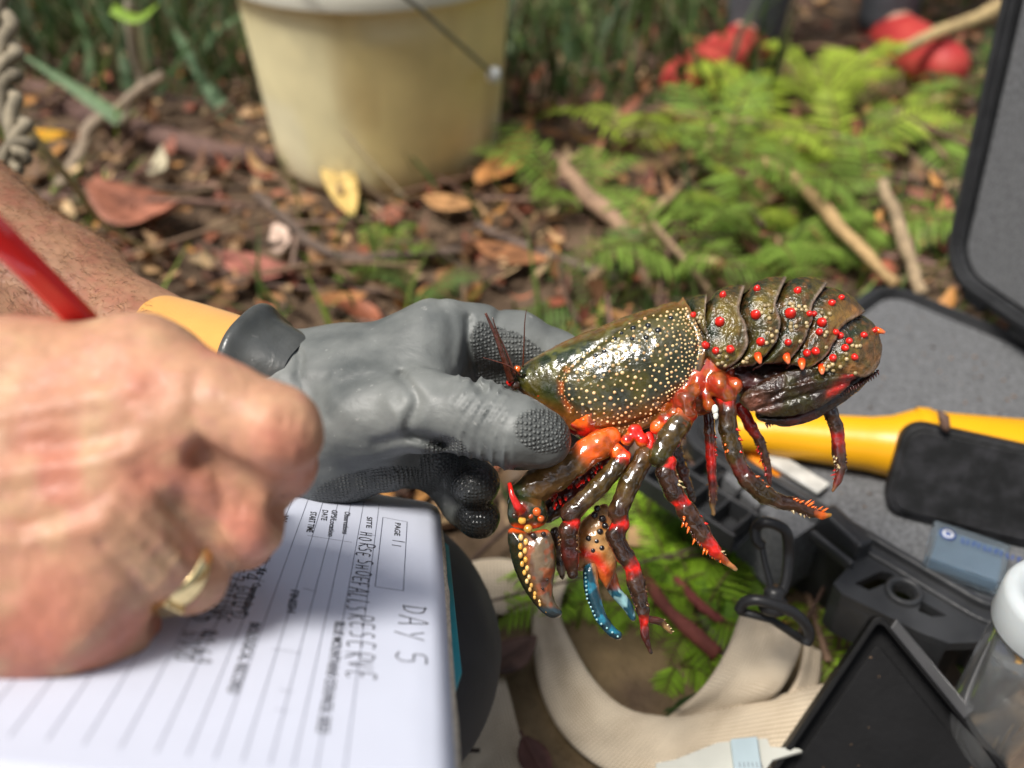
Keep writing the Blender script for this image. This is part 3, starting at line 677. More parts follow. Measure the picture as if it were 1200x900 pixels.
for a in (.03, .075, .12):
    mb = MB(); mb.tube([KL(a-.009, -.006, -.004), KL(a+.009, -.006, -.004)], .0045, 12); part(mb, 'hinge', M_case, case)

# yellow torch lying on the foam
M_yel = mat('yellow_plastic', (.80, .38, .006), rough=.35, var=.06, vscale=20, bump=.1, bscale=200, spec=.5)
M_blk = mat('black_rubber', (.009, .0095, .010), rough=.55, spec=.3, var=.3, vscale=90, bump=.25, bscale=400, col2=(.018, .018, .020))
def onz(px, py, z): return G(px, py, z)
t0 = onz(905, 508, ZR+.012); t1 = onz(1030, 522, ZR+.014); t1b = onz(1050, 520, ZR+.016); t2 = onz(1260, 545, ZR+.020)
torch = thing('torch', ((t0+t2)/2), 'yellow torch lying across the grey foam', 'torch')
mb = MB(); ax = norm(t2-t0); LL = np.linalg.norm(t2-t0)
def rt(px): return
mb.lathe([(1e-4, -.03), (.009, -.029), (.0125, -.024), (.0135, 0), (.0165, LL*.33), (.0185, LL*.40), (.0235, LL*.47), (.0240, LL*.53), (.0235, LL*.58), (.0245, LL), (.020, LL+.004), (1e-4, LL+.005)], t0, 48, ax=ax); part(mb, 'torch_body', M_yel, torch)
mb = MB(); mb.lathe([(.0242, LL*.475), (.0252, LL*.485), (.0252, LL*.52), (.0242, LL*.53)], t0, 48, ax=ax); part(mb, 'collar', M_yel, torch)
# black rounded pouch standing in front of the torch
c1, c2 = onz(1032, 600, ZR), onz(1225, 648, ZR); dx = norm(c2-c1); Lp = np.linalg.norm(c2-c1); dn = norm(np.cross(dx, Z_)); dn = dn if dn[1] < 0 else -dn
upb = norm(Z_*.86-dn*.50*1.0)
pouch = thing('black_box', (c1+c2)/2, 'black rounded rubber box lying against the yellow torch', 'box')
def rr2(w, h, r, n=8):
    o = []
    for (cx, cy, s) in ((w-r, h-r, 0), (r, h-r, 90), (r, r, 180), (w-r, r, 270)):
        for k in range(n+1): t = rad(s+90*k/n); o.append((cx+r*math.cos(t), cy+r*math.sin(t)))
    return o
mb = MB(); hb = .056; mb.prism([c1+dx*a+upb*b for a, b in rr2(Lp, hb, .013)], np.cross(dx, upb)*(-.016 if np.cross(dx, upb)@CF < 0 else .016)); bevel(part(mb, 'box_body', M_blk, pouch), .003, 3)
mb = MB(); nn = -np.cross(dx, upb) if np.cross(dx, upb)@CF > 0 else np.cross(dx, upb); mb.prism([c1+dx*a+upb*b+nn*.0005 for a, b in [(x+.004, y+.004) for x, y in rr2(Lp-.008, hb-.008, .010)]], nn*.0015); bevel(part(mb, 'box_face', M_blk, pouch), .0007)
# small brown husk on top of the box
hk = W(1106, 494, pix(c1+dx*Lp*.42+upb*hb)[2]-.002); mb = MB(); mb.tube([hk+CU*.006-CR*.003, hk+CU*.002, hk-CU*.003+CR*.001, hk-CU*.006+CR*.002], [.0008, .0030, .0028, .0008], 8, 0, (.12, .07, .05)); tag(mb.build('seed_husk', M_leaf, None, hk), 'small brown seed husk stuck on the black box edge', 'husk')
# orange handled tool in the slot, white card
o0 = onz(865, 515, ZR-.002); o1 = onz(962, 612, ZR-.010); mb = MB(); tool = thing('scraper', (o0+o1)/2, 'orange handled tool lying in the slot of the case', 'tool')
ax_ = norm(o1-o0); sd_ = norm(np.cross(ax_, Z_)); mb.box((o0+o1)/2, ax_*np.linalg.norm(o1-o0)/2, sd_*.0055, Z_*.003); bevel(part(mb, 'orange_handle', mat('orange_plastic', (.80, .26, .01), rough=.4, var=.08), tool), .001)
mb = MB(); mb.box((o0+o1)/2-sd_*.0068, ax_*np.linalg.norm(o1-o0)/2, sd_*.0012, Z_*.0034); bevel(part(mb, 'brown_edge', mat('brown_edge', (.16, .08, .05), rough=.5), tool), .0005)
if True:
    w0, w1 = onz(868, 604, ZR-.012), onz(950, 612, ZR-.012); mb = MB(); d = norm(w1-w0); mb.box((w0+w1)/2, d*np.linalg.norm(w1-w0)/2, np.cross(Z_, d)*.0075, Z_*.0008); o = bevel(mb.build('white_card', M_white, None, (w0+w1)/2), .0003); tag(o, 'narrow white card lying in the case slot by the clip', 'card')
w0, w1 = onz(900, 535, ZR+.001), onz(965, 575, ZR+.001); mb = MB(); d = norm(w1-w0); mb.box((w0+w1)/2+Z_*.001, d*np.linalg.norm(w1-w0)/2, np.cross(Z_, d)*.006, Z_*.0012); o = bevel(mb.build('plastic_vial_sleeve', mat('milky_sleeve', (.45, .45, .42), rough=.3, var=.3, vscale=80), None, (w0+w1)/2), .0006); tag(o, 'pale flat plastic sleeve on the foam behind the crayfish legs', 'sleeve')
# little clear box with blue writing
M_clear = mat('clear_plastic', (.75, .85, .92), rough=.08, var=.02, trans=.92, ior=1.35, coat=.3); M_bluein = mat('blue_card', (.10, .16, .22), rough=.5, var=.1)
g0, g1, g2 = onz(1078, 668, ZR+.001), onz(1168, 700, ZR+.001), onz(1098, 640, ZR+.001)
ux = norm(g1-g0); uy = norm(g2-g0-ux*((g2-g0)@ux)); Lx, Ly = np.linalg.norm(g1-g0)*1.02, .030
cb = thing('slide_box', g0+ux*Lx/2+uy*Ly/2, 'small clear plastic box with blue writing on the foam', 'box')
cc_ = g0+ux*Lx/2+uy*Ly/2
mb = MB(); mb.box(cc_+Z_*.006, ux*Lx/2, uy*Ly/2, Z_*.006); bevel(part(mb, 'box_shell', M_clear, cb), .0012, 3)
mb = MB(); mb.box(cc_+Z_*.005, ux*(Lx/2-.003), uy*(Ly/2-.003), Z_*.003); part(mb, 'blue_insert', M_bluein, cb)
mb = MB(); M_ink = mat('blue_ink', (.02, .06, .25), rough=.5, var=.02)
q = cc_+Z_*.0124-ux*(Lx/2-.008)+uy*(Ly/2-.009); mb.lathe([(1e-4, .0001), (.0042, .0001), (.0042, .0003), (1e-4, .0003)], q, 20)
mb2 = MB(); mb2.lathe([(.0018, .0004), (.0030, .0004), (.0030, .0005), (.0018, .0005)], q, 20); part(mb2, 'emblem_ring', M_white, cb)
for i in range(11):
    q2_ = cc_+Z_*.0125-ux*(Lx/2-.0155-i*.0028)+uy*(Ly/2-.010); mb.box(q2_, ux*.0004, uy*.0019, Z_*.0001)
    if i % 2 == 0: mb.box(q2_+ux*.0008+uy*(.0014 if i % 4 else -.0014), ux*.0008, uy*.0004, Z_*.0001)
part(mb, 'lettering', M_ink, cb)

# sample jar at the right edge
jx, jy = .2405, .252
jar = thing('sample_jar', (jx, jy, 0), 'clear sample jar with frosted screw lid at the right edge', 'jar')
jt = .145
M_jar = mat('jar_plastic', (.92, .94, .94), rough=.10, var=.02, trans=.95, ior=1.2); M_lidw = mat('frosted_lid', (.50, .54, .55), rough=.35, var=.06, sss=.1); M_water = mat('sample_water', (.85, .87, .84), rough=.02, var=.01, trans=1.0, ior=1.33)
mb = MB(); R_ = .0232; mb.lathe([(1e-4, .002), (R_-.004, .002), (R_-.001, .005), (R_, .012), (R_, jt-.022), (R_-.002, jt-.018), (R_-.002, jt-.004), (R_-.0034, jt-.004), (R_-.0034, jt-.018), (R_-.0014, jt-.024), (R_-.0014, .012), (R_-.004, .006), (1e-4, .005)], (jx, jy, 0), 64); part(mb, 'jar_wall', M_jar, jar)
mb = MB(); mb.lathe([(1e-4, .0055), (R_-.0045, .0065), (R_-.0017, .012), (R_-.0017, jt-.058), (1e-4, jt-.058)], (jx, jy, 0), 48); part(mb, 'water', M_water, jar)
mb = MB(); mb.lathe([(R_-.0008, jt-.021), (R_+.0020, jt-.021), (R_+.0026, jt-.019), (R_+.0026, jt-.003), (R_+.0012, jt), (R_-.003, jt+.0012), (R_-.004, jt), (R_-.0085, jt-.0002), (R_-.009, jt-.0009), (1e-4, jt-.0009)], (jx, jy, 0), 64); part(mb, 'jar_lid', M_lidw, jar)
mb = MB()
for k in range(5): t = k*1.3; mb.tube([(jx-.012+.004*k, jy-.015, .02+.012*k), (jx-.006+.003*k, jy-.012+.003*math.sin(t), .035+.014*k)], [.0012, .0005], 6, 0, (.25, .16, .08))
part(mb, 'plant_scraps', M_leaf, jar)

# black tray in the foreground
tz = G(1032, 722, .045); 
T0 = W(1030, 716, .456); T1 = W(1190, 912, .428); T2 = W(908, 896, .452)
ex = norm(T1-T0); ey = T2-T0; ey = norm(ey); ez = np.cross(ex, ey); ez = norm(ez if ez@CF < 0 else -ez)
# side lengths from the picture
tray = thing('black_tray', T0+ex*.05+ey*.05-ez*.01, 'black square plastic tray with raised rim, in the right foreground', 'tray')
SX, SY = np.linalg.norm(T1-T0)*1.03, .098
M_tray = mat('black_tray_plastic', (.005, .005, .0055), rough=.5, var=.25, vscale=40, bump=.15, bscale=300, spec=.15)
def KT(a, b, c=0): return T0+ex*a+ey*b+ez*c
mb = MB(); mb.prism([KT(a, b, -.016) for a, b in rr2(SX, SY, .006)], ez*.002)
n_ = len(rr2(SX, SY, .006)); o_ = rr2(SX, SY, .006); i_ = [(a+.003, b+.003) for a, b in rr2(SX-.006, SY-.006, .004)]
V = [KT(a, b, -.0138) for a, b in o_]+[KT(a, b, 0) for a, b in o_]+[KT(a, b, 0) for a, b in i_]+[KT(a, b, -.0138) for a, b in i_]
mb.add(V, [(k*n_+i, k*n_+(i+1) % n_, ((k+1) % 4)*n_+(i+1) % n_, ((k+1) % 4)*n_+i) for k in range(4) for i in range(n_)], 0, None, False); bevel(part(mb, 'tray_shell', M_tray, tray), .0007)
mb = MB(); mb.box(KT(SX*.36, -.0015, -.001), ex*.026, ey*.003, ez*.0035); bevel(part(mb, 'clasp', mat('dark_clasp', (.03, .03, .032), rough=.45), tray), .0008)
mb = MB(); mb.prism([KT(a+.010, b+.010, -.0135) for a, b in rr2(SX-.02, SY-.02, .004)], ez*.0012); bevel(part(mb, 'tray_panel', M_tray, tray), .0005)
mb = MB(); mb.tube([KT(.030, SY-.018, -.011), KT(.045, SY-.030, -.011)], .003, 10); part(mb, 'peg', M_tray, tray)

# soil crumbs and leaf scraps fallen on the gear
rc_ = np.random.default_rng(77); mb = MB()
for i in range(162):
    if i < 150: c = K(rc_.uniform(.03, Lc-.02), rc_.uniform(.04, Wc-.02), ZR-.0025)
    else: c = KT(SX*rc_.uniform(.08, .9), SY*rc_.uniform(.12, .9), -.0120)
    r = rc_.uniform(.0003, .0011)*(.6 if i >= 150 else 1); mb.tube([c-[r, 0, -r*.4], c+[0, rc_.normal(0, r*.3), r*.6], c+[r*rc_.uniform(.7, 2.2), rc_.normal(0, r), r*.4]], [r*.3, r*.7, r*.2], 5, 0, np.array([.16, .10, .06])*rc_.uniform(.3, 2.2))
tag(mb.build('soil_crumbs', M_leaf), 'soil crumbs and leaf scraps on the foam and tray', None, None, 'stuff')

# ---------------- canvas strap with swivel clip
def weave_mat():
    m, nt, p = new_mat('canvas_webbing'); L = nt.links.new
    tc = N(nt, 'ShaderNodeUVMap'); tc.uv_map = 'UV'
    mp = N(nt, 'ShaderNodeMapping'); L(tc.outputs[0], mp.inputs[0])
    w1 = N(nt, 'ShaderNodeTexWave', Scale=1.0); w1.bands_direction = 'X'; w1.inputs['Scale'].default_value = 170; w1.inputs['Distortion'].default_value = .6
    w2 = N(nt, 'ShaderNodeTexWave'); w2.bands_direction = 'Y'; w2.inputs['Scale'].default_value = 150; w2.inputs['Distortion'].default_value = .8
    L(mp.outputs[0], w1.inputs[0]); L(mp.outputs[0], w2.inputs[0])
    mu = N(nt, 'ShaderNodeMath', operation='MULTIPLY'); L(w1.outputs['Fac'], mu.inputs[0]); L(w2.outputs['Fac'], mu.inputs[1])
    w3 = N(nt, 'ShaderNodeTexWave'); w3.bands_direction = 'X'; w3.inputs['Scale'].default_value = 26; w3.inputs['Distortion'].default_value = 2; L(mp.outputs[0], w3.inputs[0])
    no = N(nt, 'ShaderNodeTexNoise', Scale=35., Detail=6.); L(mp.outputs[0], no.inputs['Vector'])
    cr = N(nt, 'ShaderNodeMix', data_type='RGBA'); cr.inputs[6].default_value = (.20, .13, .07, 1); cr.inputs[7].default_value = (.86, .74, .56, 1)
    ad = N(nt, 'ShaderNodeMath', operation='MULTIPLY_ADD'); L(mu.outputs[0], ad.inputs[0]); ad.inputs[1].default_value = .75
    nn_ = N(nt, 'ShaderNodeMath', operation='MULTIPLY'); L(no.outputs['Fac'], nn_.inputs[0]); nn_.inputs[1].default_value = .8; L(nn_.outputs[0], ad.inputs[2])
    L(ad.outputs[0], cr.inputs[0]); L(cr.outputs[2], p.inputs['Base Color']); p.inputs['Roughness'].default_value = .95; p.inputs['Specular IOR Level'].default_value = .15
    hh_ = N(nt, 'ShaderNodeMath', operation='MULTIPLY_ADD'); L(w3.outputs['Fac'], hh_.inputs[0]); hh_.inputs[1].default_value = .6; L(mu.outputs[0], hh_.inputs[2])
    b = N(nt, 'ShaderNodeBump', Strength=.7, Distance=.0007); L(hh_.outputs[0], b.inputs['Height']); L(b.outputs[0], p.inputs['Normal']); return m
M_weave = weave_mat()
def ribbon(name, Lp_, Rp_, parent, nw=14, wob=.002):
    k = 40
    def rs(pl):
        p = smooth_poly([G(*q) for q in pl], 12); s = np.r_[0, np.cumsum(np.linalg.norm(np.diff(p, axis=0), axis=1))]; t = np.linspace(0, s[-1], k); return np.stack([np.interp(t, s, p[:, i]) for i in range(3)], -1), s[-1]
    a, la = rs(Lp_); b, lb = rs(Rp_); u = np.linspace(0, 1, nw)[None, :, None]; P = a[:, None]*(1-u)+b[:, None]*u; Nn_ = gn(P); P = P+Nn_*(wob*np.sin(u*9+np.linspace(0, 5, k)[:, None, None]*.6)*.5+wob*.5*np.sin(np.pi*u))
    mb = MB(); mb.grid(P); o = part(mb, name, M_weave, parent); me = o.data; uv = me.uv_layers.new(name='UV'); wd = np.linalg.norm(a-b, axis=1).mean(); ll = (la+lb)/2
    for lp in me.loops: i, j = divmod(lp.vertex_index, nw); uv.data[lp.index].uv = (j/(nw-1)*wd, i/(k-1)*ll)
    solid(o, .0016, 0); return o
def gn(P):
    a = np.gradient(P, axis=0); b = np.gradient(P, axis=1); n = np.cross(a, b); return n/(np.linalg.norm(n, axis=-1, keepdims=True)+1e-12)
strap = thing('shoulder_strap', G(760, 820, 0), 'cream canvas strap looping from the black clip across the soil', 'strap')
ribbon('webbing', [(625,660,.006),(624,725,.006),(630,790,.006),(648,842,.006),(684,885,.006),(740,915,.006),(830,925,.006),(1010,935,.006)], [(672,665,.012),(656,715,.016),(673,760,.020),(698,800,.024),(731,829,.026),(772,839,.027),(825,836,.028),(1010,790,.03)], strap)
ribbon('webbing', [(869,716,.046),(850,765,.040),(822,806,.034),(780,842,.020),(740,885,.012)], [(941,747,.046),(932,776,.040),(911,812,.034),(880,835,.020),(840,880,.012)], strap)
ribbon('webbing', [(942,752,.038),(930,800,.030),(890,850,.012)], [(962,765,.030),(958,810,.022),(930,870,.010)], strap, 6)
ribbon('webbing', [(520,668,.012),(560,656,.020),(595,655,.020),(625,668,.014)], [(520,730,.004),(560,722,.008),(595,720,.008),(625,712,.006)], strap)
ribbon('webbing', [(520,860,.01),(560,800,.016),(590,792,.012)], [(520,960,.004),(600,925,.005),(624,905,.005)], strap)
# swivel clip
M_clip = mat('black_nylon', (.018, .018, .019), rough=.38, var=.15, bump=.1, bscale=500)
clip = thing('swivel_clip', W(905, 690, .44), 'black plastic swivel clip joining the strap to the case', 'clip')
dc = .438
def Pc(x, y, d=dc): return W(x, y, d)
mb = MB(); mb.tube(smooth_poly([Pc(893,640), Pc(886,632), Pc(886,618), Pc(896,612,dc-.004), Pc(912,616,dc-.005), Pc(922,626,dc-.004), Pc(924,650), Pc(921,680), Pc(914,697), Pc(906,703)], 6), .0027, 10); mb.tube(smooth_poly([Pc(893,640), Pc(897,662), Pc(902,680), Pc(906,700)], 5), .0016, 8); part(mb, 'hook', M_clip, clip)
mb = MB(); mb.lathe([(1e-4, -.002), (.0062, -.002), (.0072, 0), (.0066, .004), (.0048, .006), (.0052, .0085), (.0036, .011), (1e-4, .011)], Pc(906, 712), 20, ax=CU*.9-CF*.2); part(mb, 'swivel', M_clip, clip)
mb = MB(); pl = [Pc(866,716,dc), Pc(872,706,dc-.002), Pc(886,703,dc-.005), Pc(906,708,dc-.006), Pc(930,718,dc-.005), Pc(944,732,dc-.003), Pc(948,745,dc-.001), Pc(944,754,dc)]; mb.tube(smooth_poly(pl, 6), .0027, 10); mb.tube([Pc(866,716,dc+.002), Pc(904,726,dc+.007), Pc(944,752,dc+.003)], .0020, 8); part(mb, 'strap_bar', M_clip, clip)

# white plastic calliper on the strap
M_cal = mat('white_calliper', (.46, .46, .41), rough=.4, var=.06); M_calb = mat('pale_blue_slider', (.36, .44, .47), rough=.35, var=.05)
zc = .036
cal = thing('calliper', G(850, 888, zc), 'white plastic calliper lying on the strap at the bottom edge', 'calliper')
def gp(pl, z=zc): return [G(x, y, z) for x, y in pl]
mb = MB(); mb.prism(gp([(768,897),(790,893),(840,873),(880,869),(898,868),(902,878),(935,880),(940,883),(905,893),(900,900),(880,925),(770,925)]), Z_*.0025); bevel(part(mb, 'calliper_jaw', M_cal, cal), .0004)
mb = MB(); mb.prism(gp([(855,870),(886,867),(894,925),(862,925)], zc+.0027), Z_*.0035); bevel(part(mb, 'slider', M_calb, cal), .0006)
mb = MB()
for i in range(6): mb.box(G(867+5*i, 896, zc+.0064), CR*.0002, np.array([0, .0012, 0]), Z_*.0001)
part(mb, 'scale_marks', mat('grey_ink', (.15, .16, .18), rough=.6), cal)
# ================================================================ notebook, writing, pencil
pv = norm([-.101, .2156, 1.]); pu = np.array([1, -.17, .138]); pu = norm(pu-pv*(pu@pv)); pn = np.cross(pu, pv)
if pn[2] > 0: pn = -pn                     # towards the camera
PP0 = .40*np.array([(516-600)/FPX, (450-592)/FPX, 1])
def c2w(q): q = np.asarray(q); return CC+q[..., 0:1]*CR+q[..., 1:2]*CU+q[..., 2:3]*CF
def PG(u, s, h=0.0):                       # u: along the page (m), s: reading direction (m), h: above the paper
    u = np.asarray(u, float)[..., None]; s = np.asarray(s, float)[..., None]; h = np.asarray(h, float)[..., None]
    h = h-.30*np.clip(.012-s, 0, .03)**1.3*1.5-.6*np.clip(u+.003, 0, .01)
    return c2w(PP0+u*pu-s*pv+h*pn)
def us(x, y):
    q = np.array([(x-600)/FPX, (450-y)/FPX, 1]); t = PP0@pn/(q@pn); X_ = t*q-PP0; return float(X_@pu), float(-X_@pv)
PW, PL = .205, .285
M_paper = mat('paper', (.60, .635, .74), rough=.85, var=.025, vscale=30, bump=.12, bscale=60, bdist=.002, spec=.2)
M_edge = mat('page_block', (.66, .58, .45), rough=.9, var=.3, vscale=300)
M_cover = mat('teal_cover', (.01, .30, .38), rough=.5, var=.1)
M_ink = mat('black_print', (.03, .03, .035), rough=.7, var=.05); M_pencil = mat('pencil_writing', (.045, .045, .055), rough=.6, var=.3, vscale=900); M_line = mat('ruled_line', (.13, .14, .19), rough=.8, var=.05)
nb_root = thing('notebook', PG(-.14, .10, -.02), 'open ruled field notebook with pencil notes, resting on the dark knee', 'notebook')
uu_ = np.linspace(-PL, .0, 50); ss_ = np.linspace(-.012, PW, 44); U_, S_ = np.meshgrid(uu_, ss_, indexing='ij')
mb = MB(); mb.grid(PG(U_, S_, .0)); o = part(mb, 'page', M_paper, nb_root); solid(o, .0002, 0)
rb = np.random.default_rng(2)
mb = MB()
for k in range(16):                        # sheets below, with ragged edges
    e = .0006+.0032*(k/15)+.0012*rb.random()*(k/15); s_end = PW+rb.uniform(-.001, .001); n = 60; sv = np.linspace(-.012-.0006*k*.3, s_end, n)
    jag = e+.0012*(vnoise(np.stack([sv*60, sv*0+k, sv*0], -1), 1.5, k)-.3)*(sv > .02)
    A = PG(np.full(n, -PL), sv, -.0006-.0007*k); B = PG(jag, sv, -.0006-.0007*k); mb.grid(np.stack([A, B], 0))
o = part(mb, 'page_block', M_edge, nb_root); solid(o, .0004, 0)
mb = MB(); P = [PG(a, b, -.0135) for a, b in [(-PL-.002, -.019), (.0045, -.019), (.0085, -.014), (.0085, .105), (.0045, .125), (.0045, PW+.004), (-PL-.002, PW+.004)]]; mb.prism(P, c2w(pn*-.0022)-CC); bevel(part(mb, 'cover', M_cover, nb_root), .0006)
# ruled lines
mb = MB()
def pline(u0, s0, u1, s1, w=.00022, h=.0002, n=14):
    t = np.linspace(0, 1, n); u_ = u0+(u1-u0)*t; s_ = s0+(s1-s0)*t; d = np.array([u1-u0, s1-s0]); d = d/np.linalg.norm(d); a = np.array([-d[1], d[0]])*w/2
    mb.grid(np.stack([PG(u_-a[0], s_-a[1], h), PG(u_+a[0], s_+a[1], h)], 0))
lines = [-.0265, -.0330, -.0382, -.0434, -.0495, -.0556, -.0616]+[-.0684-.0078*k for k in range(28)]
for L_ in lines: pline(L_, .010, L_, PW-.012)
for a, b in [((448.6,606.7),(477,612)), ((477,612),(472.5,693)), ((472.5,693),(439.5,688)), ((439.5,688),(448.6,606.7))]: pline(*us(*a), *us(*b), w=.0003)
for a, b in [((360,628),(412,636)), ((355,690),(371,694)), ((319,761),(353,766)), ((328,809),(343,812)), ((323,832),(338,835)), ((283,676),(310,682)), ((431,627),(440,628))]: pline(*us(*a), *us(*b))
part(mb, 'ruled_lines', M_line, nb_root)
# printed words
def flat_text(body):
    c = bpy.data.curves.new('t', 'FONT'); c.body = body; c.size = 1.0; c.offset = .016; c.resolution_u = 3; o = bpy.data.objects.new('t', c); COL.objects.link(o); dg = bpy.context.evaluated_depsgraph_get(); dg.update()
    m = bpy.data.meshes.new_from_object(o.evaluated_get(dg)); V = np.array([v.co[:] for v in m.vertices]); F = [tuple(p.vertices) for p in m.polygons]; bpy.data.objects.remove(o); return V, F
mb = MB()
def printed(body, p0, p1, hgt, du=0):
    V, F = flat_text(body); u0, s0 = us(*p0); u1, s1 = us(*p1); w = V[:, 0].max()-V[:, 0].min(); ln = math.hypot(u1-u0, s1-s0); t = (V[:, 0]-V[:, 0].min())/w; hh = V[:, 1]/.72*hgt
    u_ = u0+(u1-u0)*t+hh*(s1-s0)/ln; s_ = s0+(s1-s0)*t-hh*(u1-u0)/ln; Q = PG(u_, s_, .00025)
    mb.add(Q, [f[::-1] for f in F], 0, None, False)
printed('BLUE MOUNTAINS COUNCIL 2023', (393,729), (371,859), .0030); printed('BIOLOGICAL RECORD', (294,730), (266,813), .0029); printed('FINISH', (341,692), (336,718), .0026)
printed('PAGE', (463,613), (462,628), .0023); printed('SITE', (430,606), (429,619), .0022); printed('Observations', (404,600), (401,626), .0023); printed('GPS/Location', (389,598), (384,629), .0023); printed('DATE', (378,598), (376,610), .0023); printed('START TIME', (364,600), (359,624), .0025)
part(mb, 'page_heading', M_ink, nb_root); mb = MB()
printed('Comments/Injury', (297,684), (281,720), .0025); printed('Kg', (304,667), (303,674), .0025); printed('No', (309,654), (307,661), .0025); printed('W', (331,604), (329,612), .0024)
part(mb, 'printed_words', M_ink, nb_root)
GL = {'A':[[(0,0),(.45,1),(.85,0)],[(.15,.4),(.7,.4)]],'B':[[(0,0),(0,1),(.6,.95),(.65,.6),(.05,.52),(.75,.4),(.7,.03),(0,0)]],'C':[[(.75,.85),(.4,1),(.05,.6),(.1,.15),(.5,0),(.8,.15)]],'D':[[(.1,0),(.05,1)],[(-.1,.95),(.6,.85),(.85,.5),(.6,.1),(0,0)]],'E':[[(.75,1),(0,1),(0,0),(.75,0)],[(0,.5),(.6,.52)]],'F':[[(.8,1.05),(0,1),(0,-.05)],[(0,.5),(.6,.55)]],'G':[[(.75,.9),(.35,1),(.02,.55),(.2,.05),(.7,.1),(.72,.45),(.4,.45)]],
'H':[[(0,0),(0,1)],[(.7,0),(.7,1)],[(0,.5),(.7,.55)]],'I':[[(.1,0),(.1,1)]],'K':[[(0,0),(0,1)],[(.7,1),(0,.45),(.75,0)]],'L':[[(.05,1),(0,0),(.7,.05)]],'N':[[(0,0),(.05,1),(.65,0),(.72,1)]],'O':[[(.4,1),(.05,.7),(.1,.15),(.5,0),(.8,.4),(.65,.9),(.4,1)]],'P':[[(0,0),(.05,1),(.7,.9),(.65,.5),(.05,.45)]],'R':[[(0,-.05),(.05,1),(.75,.95),(.7,.55),(.05,.45),(.8,-.1)]],'S':[[(.75,.95),(.3,1),(.1,.7),(.65,.42),(.6,.05),(0,.02)]],
'T':[[(0,1),(.85,1)],[(.4,1),(.4,0)]],'U':[[(0,1),(.05,.2),(.4,0),(.7,.2),(.75,1)]],'V':[[(0,1),(.4,0),(.8,1)]],'Y':[[(0,1),(.4,.5)],[(.85,1),(.3,-.1)]],'1':[[(.2,1),(.2,0)]],'4':[[(.55,0),(.6,1),(0,.35),(.85,.35)]],'5':[[(.8,1),(.15,1),(.1,.6),(.6,.55),(.7,.15),(.4,-.05),(0,.05)]],'6':[[(.6,1),(.1,.5),(.1,.1),(.5,0),(.7,.3),(.4,.5),(.1,.35)]],'7':[[(0,1),(.75,1),(.25,0)]],'9':[[(.65,.6),(.3,.45),(.1,.75),(.4,1),(.68,.8),(.6,0)]],' ':[]}
mb = MB(); hw = random.Random(4)
def hand(body, p0, p1, hgt, w=.00048, gap=1.25, drift=0):
    u0, s0 = us(*p0); u1, s1 = us(*p1); n = len(body); dx, dy = (u1-u0)/n, (s1-s0)/n; ln = math.hypot(dx, dy); tx, ty = dx/ln, dy/ln
    for i, ch in enumerate(body):
        jx_, jy_ = hw.uniform(-.12, .12), hw.uniform(-.1, .1); sc = hw.uniform(.85, 1.15)
        for st_ in GL[ch]:
            p = smooth_poly(np.array(st_, float), 5) if len(st_) > 2 else np.array([np.array(st_[0])*(1-t)+np.array(st_[1])*t for t in np.linspace(0, 1, 6)])
            X_ = (p[:, 0]*.72*sc+i+jx_+.1)*ln; Y_ = (p[:, 1]*sc+jy_)*hgt
            u_ = u0+tx*X_+ty*Y_; s_ = s0+ty*X_-tx*Y_; d = np.gradient(np.stack([u_, s_], -1), axis=0); d /= np.linalg.norm(d, axis=1)[:, None]+1e-9; ww = w/2*(1+.2*np.sin(np.arange(len(u_))*1.3+i))
            mb.grid(np.stack([PG(u_-d[:, 1]*ww, s_+d[:, 0]*ww, .0003), PG(u_+d[:, 1]*ww, s_-d[:, 0]*ww, .0003)], 0))
hand('HORSESHOE', (423,624), (415,683), .0048); hand('FALLS', (412,682), (406,716), .0060); hand('RESERVE', (411,720), (406,800), .0075)
hand('DAY', (470,708), (466,752), .0088, .0005); hand('5', (466,764), (467,788), .0095, .0005); hand('11', (459,632), (457,643), .0042)
part(mb, 'heading_notes', M_pencil, nb_root); mb = MB()
hand('94', (286,662), (282,682), .0046); hand('57', (272,664), (268,684), .0046); hand('GOOD', (279,686), (269,726), .0056)
hand('PICTURE', (260,684), (243,730), .0052); hand('NO', (238,738), (230,756), .0050); hand('69', (226,760), (216,780), .0055); hand('TAILED', (243,690), (222,728), .0050); hand('GOOD', (216,740), (199,778), .0058)
part(mb, 'pencil_notes', M_pencil, nb_root)

# red pencil: its tip is on the paper, hidden by the fingers
tu, ts = us(322, 604); ptip = PG(np.array([tu]), np.array([ts]), np.array([.0006]))[0]; pq = W(0, 279, .225); pdir = norm(pq-ptip); plen = .172
pen = thing('pencil', ptip, 'glossy red pencil held in the bare writing hand', 'pencil')
M_red = mat('red_lacquer', (.85, .008, .012), rough=.22, var=.04, coat=1, coatr=.04); M_wood = mat('pencil_wood', (.55, .34, .17), rough=.7, var=.2, vscale=200); M_lead = mat('graphite', (.03, .03, .035), rough=.4)
mb = MB(); mb.tube([ptip+pdir*.017, ptip+pdir*.018, ptip+pdir*.06, ptip+pdir*.12, ptip+pdir*plen], [.0040, .0042, .0042, .0042, .0042], 6); o = part(mb, 'pencil_shaft', M_red, pen); bevel(o, .0006, 2)
mb = MB(); mb.lathe([(.0009, .004), (.0040, .0172), (1e-4, .0174)], ptip, 24, ax=pdir); part(mb, 'sharpened_wood', M_wood, pen)
mb = MB(); mb.lathe([(1e-4, 0), (.0004, .0008), (.0010, .0042), (1e-4, .0043)], ptip, 16, ax=pdir); part(mb, 'lead', M_lead, pen)
